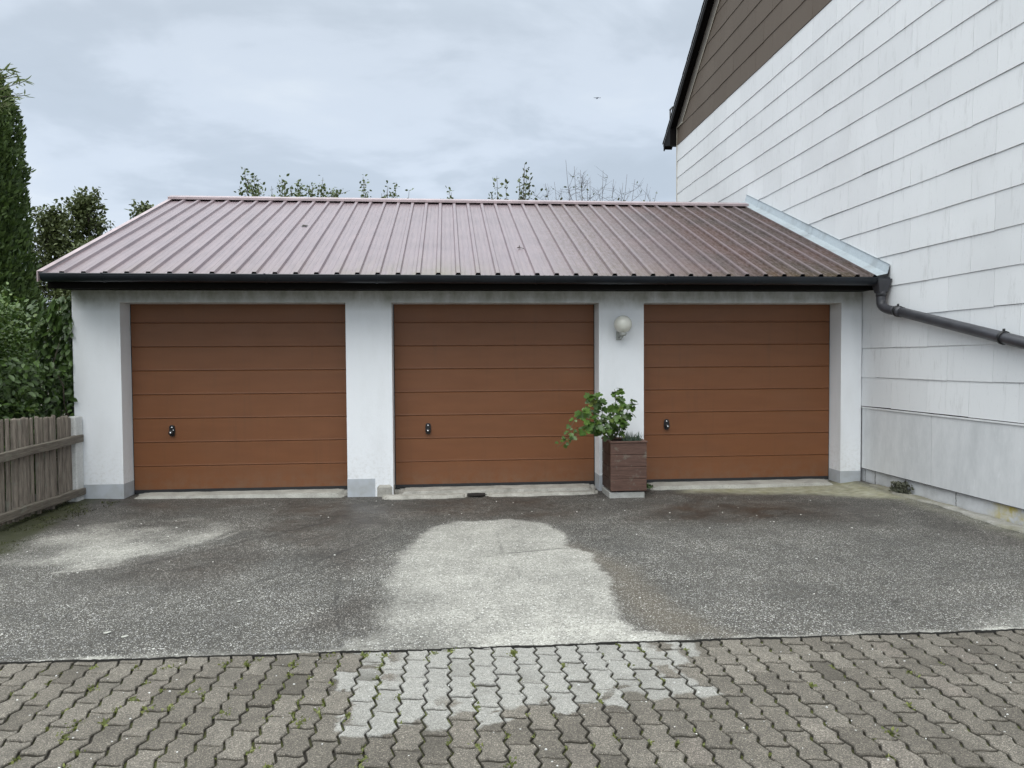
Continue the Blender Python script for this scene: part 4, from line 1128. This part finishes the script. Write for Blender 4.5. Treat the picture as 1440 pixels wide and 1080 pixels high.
# big shrub behind the fence: lumpy mass made of leafy sprigs
SO = (-5.6, 7.6, 0)
shr = empty('shrub', SO, label='large dense green leafy shrub behind the picket fence', cat='shrub')
m = MB(SO)
for k in range(9):
    b = (-5.6+random.uniform(-.9, 1.0), 7.7+random.uniform(-1.0, 1.0), random.uniform(1.6, 2.4))
    p = limb(m, (-5.6+random.uniform(-.3, .3), 7.7+random.uniform(-.3, .3), -.05), b, .035, .010)
    for j in range(4): limb(m, p[3+j % 3], (p[-1].x+random.uniform(-.6, .6), p[-1].y+random.uniform(-.6, .6), p[-1].z+random.uniform(-.5, .3)), .010, .003, .04)
m.build('branches', BARK, shr)
lumps = []
for k in range(70):
    x = random.uniform(-6.9, -4.35); yv = random.uniform(6.1, 9.0)
    zmax = np.interp(x, [-6.9, -5.2, -4.6, -4.3], [2.75, 2.62, 2.40, 2.05])
    z = random.uniform(.35, zmax-.2); r = random.uniform(.22, .42)
    lumps.append((x, yv, z, r))
for x, yv, z, r in ((-4.50, 7.0, 1.0, .34), (-4.42, 7.3, 1.9, .30), (-4.40, 6.6, 1.25, .28), (-4.62, 6.8, 2.05, .34), (-4.75, 7.3, 2.3, .32), (-4.5, 7.6, 1.5, .34), (-4.36, 7.5, .95, .28)): lumps.append((x, yv, z, r))
lumps = np.array(lumps)
cc = lumps[rng.integers(0, len(lumps), 3400)]; dr = rdir(3400); dr[:, 2] = np.abs(dr[:, 2])*.75 + dr[:, 2]*.25; dr = norm(dr)
C = cc[:, :3] + dr*cc[:, 3:4]*(.78+.34*rng.random((3400, 1)))
C = C[(C[:, 0] < -4.05)]
P_, D_, N__, S_ = sprigs(C, norm(dr[:len(C)]+np.array([0, 0, .3])), 13, .11, .055)
P_[:, 0] = np.minimum(P_[:, 0], -4.0 - .03*rng.random(len(P_)))
leaves('foliage', P_, D_, N__, S_, LHEDGE, 'oval', shr, SO)
# vine on the garage's left side wall
VO = (-4.1, 8.4, 0)
vin = empty('climbing_vine', VO, label='dark climbing vine with larger leaves on the left corner of the garage', cat='vine')
m = MB(VO)
for k in range(7):
    yb = 8.35+k*.35; limb(m, (-4.02, yb, -.05), (-4.03, yb+random.uniform(-.3, .3), random.uniform(1.5, 2.2)), .012, .004, .04, 8, 5)
m.build('stem', BARK, vin)
n = 4200
yv = 8.22+rng.random(n)**1.6*2.6; zv = rng.uniform(.1, 2.2, n)
xv = -3.99-rng.random(n)**1.5*(.30+.20*np.sin(zv*5+yv*3)**2)
P_ = np.stack([xv, yv, zv], 1)
D_ = np.stack([rng.normal(-.1, .4, n), rng.normal(-.3, .4, n), -.8+rng.normal(0, .3, n)], 1)
N__ = np.stack([-.4+rng.normal(0, .4, n), -.8+rng.normal(0, .4, n), .45+rng.normal(0, .3, n)], 1)
leaves('foliage', P_, D_, N__, rng.uniform(.07, .13, n), LVINE, 'oval', vin, VO)
for (yy, z, s) in ((8.185, 1.83, .085), (8.19, 1.77, .07), (8.19, 1.30, .05), (8.19, 1.47, .04)):
    pass
n = 16
zz = np.array([1.86, 1.84, 1.80, 1.78, 1.5, 1.48, 1.3, 1.05, .98, 1.2, 1.62, 1.9, 1.1, 1.35, .95, 2.0])
P_ = np.stack([-3.97+rng.uniform(-.03, .035, n)*(np.arange(n) < 4)+rng.uniform(-.02, .004, n), np.full(n, 8.185), zz], 1)
leaves('corner_leaves', P_, np.stack([rng.uniform(-.5, .7, n), np.full(n, -.3), rng.uniform(-1, -.2, n)], 1), np.stack([rng.normal(0, .3, n), np.full(n, -1.), np.full(n, .3)], 1), rng.uniform(.05, .085, n), LVINE, 'oval', vin, VO)
# second lower filler foliage in front of the vine (between shrub and wall)
n = 2600
yl = rng.uniform(7.0, 8.25, n); zl = rng.uniform(.2, 1.5, n); xl = -4.06-rng.random(n)*.35-.05*np.sin(yl*9)
leaves('lower_leaves', np.stack([xl, yl, zl], 1), np.stack([rng.normal(.2, .5, n), rng.normal(-.3, .5, n), rng.normal(-.4, .4, n)], 1), np.stack([rng.normal(.5, .4, n), rng.normal(-.5, .4, n), rng.normal(.6, .3, n)], 1), rng.uniform(.045, .09, n), LVINE, 'oval', vin, VO)
# thuja column
TO = (-7.05, 11.5, 0)
thu = empty('thuja_tree', TO, label='tall narrow dark green columnar conifer at the left edge', cat='tree')
m = MB(TO); m.tube([(-7.05, 11.5, -.1), (-7.04, 11.5, 2.5), (-7.03, 11.5, 5.4)], [.10, .07, .015], 9)
for k in range(60):
    z = .4+k*.085; a = k*2.4; r = .55
    m.tube([(-7.04, 11.5, z), (-7.04+r*.8*math.cos(a), 11.5+r*.8*math.sin(a), z+.45)], [.012, .003], 5)
m.build('trunk', BARK, thu)
n = 34000
zt = rng.random(n)**.9*6.2; ang = rng.random(n)*2*np.pi
rad = np.interp(zt, [0, .6, 2.2, 3.1, 4.4, 5.2, 5.8, 6.2], [.75, .92, .93, .89, .82, .72, .45, .08])
rad = rad*(.94+.045*np.sin(ang*5+zt*2.3)+.04*np.sin(ang*11-zt*7)+.03*np.sin(zt*13+ang*2))
rr = rad*(1-.22*rng.random(n)**2)
P_ = np.stack([-7.05+rr*np.cos(ang), 11.5+rr*np.sin(ang), zt], 1)
out = np.stack([np.cos(ang), np.sin(ang), np.zeros(n)], 1)
D_ = out*.55+np.array([0, 0, .95])+rng.normal(size=(n, 3))*.35
N__ = out*.5+rng.normal(size=(n, 3))*.6
nc = 9000
Pc = np.stack([-7.05+(P_[:nc, 0]+7.05)*.72, 11.5+(P_[:nc, 1]-11.5)*.72, P_[:nc, 2]*.97], 1)
P_ = np.vstack([P_, Pc]); D_ = np.vstack([D_, D_[:nc]*[.3, .3, 1]]); N__ = np.vstack([N__, out[:nc]+rng.normal(size=(nc, 3))*.2])
leaves('crown', P_, D_, N__, np.concatenate([rng.uniform(.055, .115, n), rng.uniform(.16, .26, nc)]), LTHUJA, 'frond', thu, TO)
# willow-leaved tree whose light branch tips reach in front of the thuja
WO = (-8.3, 10.6, 0)
wil = empty('willow_tree', WO, label='pale narrow-leaved branch tips over the tall conifer', cat='tree')
m = MB(WO); m.tube([(-8.3, 10.6, -.1), (-8.25, 10.6, 2.5), (-8.1, 10.6, 4.6)], [.09, .06, .04], 9)
P_, D_ = [], []
for (tx_, ty_, tz_) in (tuple(unp(38, 134, 10.3)), tuple(unp(30, 116, 10.25)), tuple(unp(22, 104, 10.3)), tuple(unp(8, 97, 10.2)), tuple(unp(24, 148, 10.35)), tuple(unp(8, 146, 10.3)), tuple(unp(-10, 90, 10.3)), (-7.2, 10.4, 6.0), (-7.8, 10.3, 6.2), (-8.8, 10.5, 6.0), (-9.3, 10.7, 5.2), (-8.3, 11.0, 6.4)):
    a = Vector((-8.1, 10.6, random.uniform(3.6, 4.6))); b = Vector((tx_, ty_, tz_))
    mid_ = (a+b)/2+Vector((0, 0, .35)); pts = []
    for k in range(13):
        s = k/12; pts.append((1-s)**2*a+2*s*(1-s)*mid_+s*s*b)
    m.tube(pts, list(np.linspace(.022, .003, 13)), 6)
    for k in range(64):
        s = .45+.55*random.random()**.7; p = (1-s)**2*a+2*s*(1-s)*mid_+s*s*b
        tg = (2*(1-s)*(mid_-a)+2*s*(b-mid_)).normalized()
        P_.append(p+Vector((random.gauss(0, .03), random.gauss(0, .03), random.gauss(0, .03)))); D_.append(tg*.8+Vector((random.gauss(0, .6), random.gauss(0, .5), random.gauss(0, .5))))
m.build('branches', BARK, wil)
n = len(P_); leaves('crown', np.array(P_), np.array(D_), rdir(n), rng.uniform(.09, .17, n), LWIL, 'lance', wil, WO)

# ------------------------------------------------------------------ trees behind the garage
def tree(name, loc, h, spread, mat, lab, ntip=26, nleaf=42, lsize=.075, top=None, bare=0., shoots=None, crown0=.35, group=None, tw=.012):
    """trunk, limbs and shoots; leaves sit along the last third of the shoots"""
    root = empty(name, loc, label=lab, cat='tree', group=group)
    x0, y0, _ = loc; m = MB(loc); P, Dv = [], []
    tr = limb(m, (x0, y0, -.1), (x0+random.gauss(0, .15), y0, h*.72), h*.020, h*.006, .06, 8, 9)
    tips = []
    for k in range(ntip):
        zb = h*(crown0+(.95-crown0)*random.random()*.72); base = Vector((x0, y0, zb)); i_ = min(7, int(zb/(h*.72)*8)); base = tr[i_].lerp(tr[i_+1], .5)
        an = random.uniform(0, 2*math.pi); rr = spread*random.uniform(.45, 1)
        tz = min(h*random.uniform(.55, 1.), base.z+random.uniform(.4, 1.8))
        tips.append((base, Vector((x0+rr*math.cos(an), y0+rr*math.sin(an), tz))))
    for (tx_, tz_) in (shoots or []):
        base = tr[random.choice((5, 6, 7))]
        tips.append((base, Vector((tx_, y0+random.uniform(-.3, .3), tz_))))
    for i_, (a, b) in enumerate(tips):
        sh = i_ >= ntip
        md = (a+b)/2 + Vector((0, 0, -.15 if sh else .12)) + (Vector(((b.x-a.x)*.3, 0, -.25)) if sh else Vector((0, 0, 0)))
        cur = lambda s: (1-s)**2*a+2*s*(1-s)*md+s*s*b
        m.tube([cur(k/9) for k in range(10)], list(np.linspace(tw*1.6, tw*.35, 10)), 6)
        subs = [(cur, .45, 1.)]
        for j in range(9 if bare else 4):
            s0 = random.uniform(.4, .9); p0_ = cur(s0)
            if sh: e_ = p0_+Vector((random.gauss(0, .30 if bare else .16), random.gauss(0, .2), random.uniform(.05, .38)))
            else: e_ = p0_+Vector((random.gauss(0, .3), random.gauss(0, .3), random.gauss(.12, .2)))
            e_.z = min(e_.z, b.z-.02)
            m.tube([p0_, (p0_+e_)/2+Vector((0, 0, -.02)), e_], [tw*.5, tw*.4, tw*.22], 5)
            subs.append((lambda s, p0_=p0_, e_=e_: p0_.lerp(e_, s), .2, 1.))
            if bare:
                for q in range(6):
                    p1 = p0_.lerp(e_, random.uniform(.3, 1)); e2 = p1+Vector((random.gauss(0, .14), random.gauss(0, .12), random.uniform(.0, .2)))
                    m.tube([p1, e2], [tw*.3, tw*.15], 4)
        nl = int(nleaf*(1-bare))
        for q in range(nl):
            cu, s0, s1 = random.choice(subs) if not sh else (subs[0] if random.random() < .6 else random.choice(subs))
            s = random.uniform(.70 if sh and cu is subs[0][0] else s0, s1); p = cu(s)
            P.append(p+Vector((random.gauss(0, .04), random.gauss(0, .06), random.gauss(0, .04)))); Dv.append(Vector((random.gauss(0, .7), random.gauss(0, .7), random.gauss(.1, .6))))
    m.build('trunk', BARK if not bare else TWIG, root)
    n = len(P)
    if n: leaves('crown', np.array(P), np.array(Dv), rdir(n)*.8+np.array([0, 0, .5]), rng.uniform(.6, 1.25, n)*lsize, mat, 'oval', root, loc)
    return root
G1 = 'trees behind the garage'
tree('fruit_tree', (-3.6, 17, 0), 5.62, 1.35, LBG, 'leafy green fruit tree top above the left part of the roof ridge', 44, 95, .085,
     shoots=[(-4.42, 5.74), (-4.25, 5.6), (-4.3, 5.45), (-4.60, 5.42), (-4.1, 5.4), (-3.95, 5.47), (-3.7, 5.62), (-3.6, 5.5), (-3.45, 5.42), (-3.35, 5.56), (-3.2, 5.4), (-3.05, 5.42), (-2.78, 5.65), (-2.85, 5.45), (-2.7, 5.4), (-2.95, 5.38), (-2.48, 5.40), (-2.5, 5.3)], group=G1)
tree('young_tree', (-1.4, 17.3, 0), 4.9, 1.1, LBG, 'young tree showing a few upright leafy shoots above the middle of the ridge', 16, 60, .08,
     shoots=[(-1.93, 5.78), (-1.86, 5.6), (-1.35, 5.55), (-1.5, 5.4), (-1.15, 5.6), (-.85, 5.42)], group=G1)
tree('young_tree', (.05, 17.2, 0), 4.9, .7, LBG, 'slim young tree with one leafy tip above the ridge', 12, 60, .075, shoots=[(.08, 5.48), (.12, 5.4)], group=G1)
tree('sparse_tree', (1.5, 17, 0), 5.1, .9, LBG2, 'thinly leaved tree left of the bare twigs above the ridge', 12, 34, .10,
     shoots=[(1.05, 5.38), (1.16, 5.70), (1.35, 5.5), (1.80, 6.0), (1.78, 5.85), (1.7, 5.7), (1.9, 5.6), (1.85, 5.9)], group=G1)
tree('bare_tree', (3.5, 17.2, 0), 5.5, 1.5, LBG2, 'nearly leafless tree with fine bare twigs beside the house gable', 26, 22, .08, bare=.72,
     shoots=[(2.3, 5.6), (2.55, 5.7), (2.80, 6.18), (2.95, 5.95), (3.15, 5.95), (3.4, 5.8), (3.65, 5.9), (3.9, 5.7), (4.25, 5.85), (4.45, 5.75), (4.7, 5.6), (5.0, 5.5), (4.1, 5.6), (3.3, 5.7), (2.7, 5.55)], group=G1, tw=.009)
# bushy trees beyond the thuja, left of the roof
def bushy(loc, h, r, lab, mat=LBG2, n=430):
    root = empty('bushy_tree', loc, label=lab, cat='tree', group='dark trees left of the garage roof')
    x0, y0, _ = loc; m = MB(loc)
    tr = limb(m, (x0, y0, -.1), (x0, y0, h*.93), .10, .015, .05, 8, 8)
    C, A = [], []
    for k in range(n):
        z = h*(.12+.88*random.random()**.8); f = (1-(z/h))**(.62 if k % 3 else .95)
        rr = r*(.18+.82*f)*random.uniform(.35, 1.05); an = random.uniform(0, 6.283)
        c = (x0+rr*math.cos(an), y0+rr*math.sin(an), z+random.gauss(0, .08)); C.append(c); A.append((math.cos(an)*.6, math.sin(an)*.6, .75))
        if k % 3 == 0: m.tube([tr[min(7, int(z/h*8))], c], [.015, .005], 5)
    m.build('trunk', BARK, root)
    P_, D_, N__, S_ = sprigs(np.array(C), norm(np.array(A)), 22, .22, .11)
    leaves('crown', P_, D_, N__, S_, mat, 'oval', root, loc)
bushy((-9.25, 20, 0), 5.72, 1.15, 'dark bushy tree with the tallest pointed top, left of the roof verge')
bushy((-10.2, 20.2, 0), 5.4, 1.15, 'dark bushy tree close to the right of the columnar conifer')
bushy((-11.3, 19.6, 0), 4.9, 1.5, 'dark bushy tree mostly hidden by the columnar conifer')
bushy((-8.0, 20.6, 0), 5.55, 1.2, 'dark bushy tree whose tip shows just above the slanting roof verge')
bushy((-8.6, 19.2, 0), 4.4, 1.5, 'low dark bushy tree directly behind the left roof corner')

# ------------------------------------------------------------------ weeds, grass, litter
n = 520
Pw = np.stack([4.76+np.clip(rng.normal(0, .035, n), -.05, .05), 7.36+np.clip(rng.normal(0, .06, n), -.10, .10), rng.uniform(.05, .15, n)*1.], 1)
leaves('weed', Pw, np.stack([rng.normal(-.25, .7, n), rng.normal(0, .8, n), rng.uniform(.15, 1.2, n)], 1), rdir(n), rng.uniform(.018, .042, n), LWEED, 'oval', None, (4.76, 7.36, .05), label='dusty grey-green weed growing at the foot of the house wall', cat='weed')
n = 70
Pw = np.stack([rng.normal(2.19, .035, n), rng.normal(8.10, .03, n), np.full(n, .03)], 1)
leaves('weed', Pw, np.stack([rng.normal(0, .7, n), rng.normal(-.3, .5, n), rng.uniform(.2, 1., n)], 1), rdir(n), rng.uniform(.03, .08, n), LHEDGE, 'oval', None, (2.19, 8.1, .02), label='small green weed at the right foot of the wooden planter', cat='weed')
# tufts in the paver joints
tuft = []
for k in range(900):
    ci = random.randint(-40, 36)
    x = ci*PW-.004
    wgt = np.interp(x, [-3, -.6, .5, 1.4, 3.5], [1, .9, .55, .12, .05])
    y = random.uniform(1.9, 3.72)
    if random.random() > wgt: continue
    x += float(zig(np.array([y-.012]))[0]) ; tuft.append((x, y, random.uniform(.4, 1.)))
for (x, y) in ((-1.52, 3.02), (-1.53, 3.10), (-1.35, 3.62), (-.93, 3.68), (-1.0, 3.64), (-.62, 3.70), (-1.62, 3.45), (-1.23, 3.22), (-.30, 3.69), (-.42, 3.71), (-1.15, 3.38), (-1.4, 3.3), (-.95, 3.15), (-.63, 3.05), (-.1, 3.7), (.02, 3.71)):
    for q in range(2): tuft.append((x+random.gauss(0, .02), y+random.gauss(0, .02), .95))
P_, D_, S_ = [], [], []
for (x, y, s) in tuft:
    for q in range(int(26*s)):
        P_.append((x+random.gauss(0, .010*s), y+random.gauss(0, .014*s), -.008)); D_.append((random.gauss(0, .9), random.gauss(0, .9), random.uniform(.35, 1.2))); S_.append(random.uniform(.010, .026)*s)
n = len(P_); leaves('joint_grass', np.array(P_), np.array(D_), rdir(n), np.array(S_), LGRASS, 'oval', None, (0, 0, 0), label='tiny grass and moss tufts in the joints of the block paving', cat='grass', kind='stuff')
# moss cushions below the fence
n = 5200
xm = -3.95+rng.random(n)**1.3*.52; ym = rng.uniform(4.6, 8.0, n)
keep = (fbm(xm, ym, 5, 91) > -.06) & (xm < -3.40-.12*np.sin(ym*3)-.05*(ym-5.5).clip(0))
xm, ym = xm[keep], ym[keep]; n = len(xm)
leaves('moss', np.stack([xm, ym, ground_z(xm, ym)+.008], 1), np.stack([rng.normal(0, .8, n), rng.normal(0, .8, n), rng.uniform(.2, 1, n)], 1), rdir(n), rng.uniform(.008, .020, n), leafmat('moss_green', (.025, .030, .010), (.065, .072, .022), .8, .1), 'oval', None, (0, 0, 0), label='dark green moss along the foot of the wooden fence', cat='moss', kind='stuff')
# leaf litter and white grit
def grit_(name, n, region, size, mat, lab, seed):
    r = np.random.default_rng(seed); V = []; F = []; k = 0
    for i in range(n):
        x = r.uniform(region[0], region[1]); y = r.uniform(region[2], region[3])
        z = (ground_z(x, y)+.014) if y > 3.75 else .001
        s = size*r.uniform(.5, 1.5); a = r.random()*6.28; q = r.integers(5, 7); h = s*.25
        ring = [(x+s*math.cos(a+j*6.283/q)*r.uniform(.7, 1.2), y+s*.8*math.sin(a+j*6.283/q)*r.uniform(.7, 1.2)) for j in range(q)]
        V += [(u, v, z-.002) for u, v in ring]+[(x+(u-x)*.7, y+(v-y)*.7, z+h) for u, v in ring]
        F += [tuple(k+q+j for j in range(q))]+[(k+j, k+(j+1) % q, k+q+(j+1) % q, k+q+j) for j in range(q)]; k += 2*q
    m = MB(); m.add(V, F); return m.build(name, mat, label=lab, cat='grit', kind='stuff')
grit_('white_grit', 190, (-2.6, 2.8, 2.3, 3.7), .0038, plain('white_grit', (.62, .62, .60), .7), 'scattered white grit specks on the block paving', 3)
grit_('pale_pebbles', 130, (-3.6, 4.2, 3.8, 7.9), .0055, plain('pale_pebble', (.60, .59, .55), .7), 'scattered pale pebbles on the dark asphalt', 5)
for (x, y, s) in ((-1.85, 4.12, .020), (-1.73, 4.05, .019), (-1.28, 4.58, .015)):
    m = MB((x, y, .013)); ring = [(x+s*math.cos(a)*(1+.15*math.sin(3*a)), y+s*.8*math.sin(a), .0145+float(ground_z(x, y))+.002*math.cos(a)) for a in np.linspace(0, 6.283, 12)[:-1]]
    m.add(ring, [tuple(range(11))]); m.build('pale_leaf', plain('bleached_leaf', (.38, .38, .34), .7), label='small bleached leaf flat on the asphalt at the lower left', cat='leaf', group='bleached leaves on the asphalt')

# ------------------------------------------------------------------ distant aeroplane
AO = Vector((205.9, 1000, 358))
m = MB(tuple(AO)); m.tube([AO+Vector((.6, -3.2, .2)), AO+Vector((.4, -2.4, .1)), AO, AO+Vector((-.5, 4, .3))], [.15, .6, .7, .15], 12)
air = m.build('airplane', plain('aeroplane_grey', (.08, .09, .11), .5), label='tiny distant aeroplane in the grey sky above the roof', cat='airplane')
def child(mb, nm): return mb.build(nm, MATS['aeroplane_grey'], air)
m = MB(tuple(AO)); m.add([tuple(AO+Vector(v)) for v in ((-5, -.2, .5), (-5, .7, .5), (0, 1.0, .5), (5, .7, .5), (5, -.2, .5), (0, -.6, .5), (-5, -.2, .7), (-5, .7, .65), (0, 1.0, .75), (5, .7, .65), (5, -.2, .7), (0, -.6, .75))], [(5,4,3,2,1,0),(6,7,8,9,10,11)]+[(i, (i+1) % 6, 6+(i+1) % 6, 6+i) for i in range(6)])
child(m, 'wing')
m = MB(tuple(AO)); m.box(tuple(AO+Vector((-1.6, 3.3, .4))), tuple(AO+Vector((1.6, 4, .5)))); m.box(tuple(AO+Vector((-.6, 3.2, .5))), tuple(AO+Vector((-.4, 4.1, 2.4)))); child(m, 'tail')
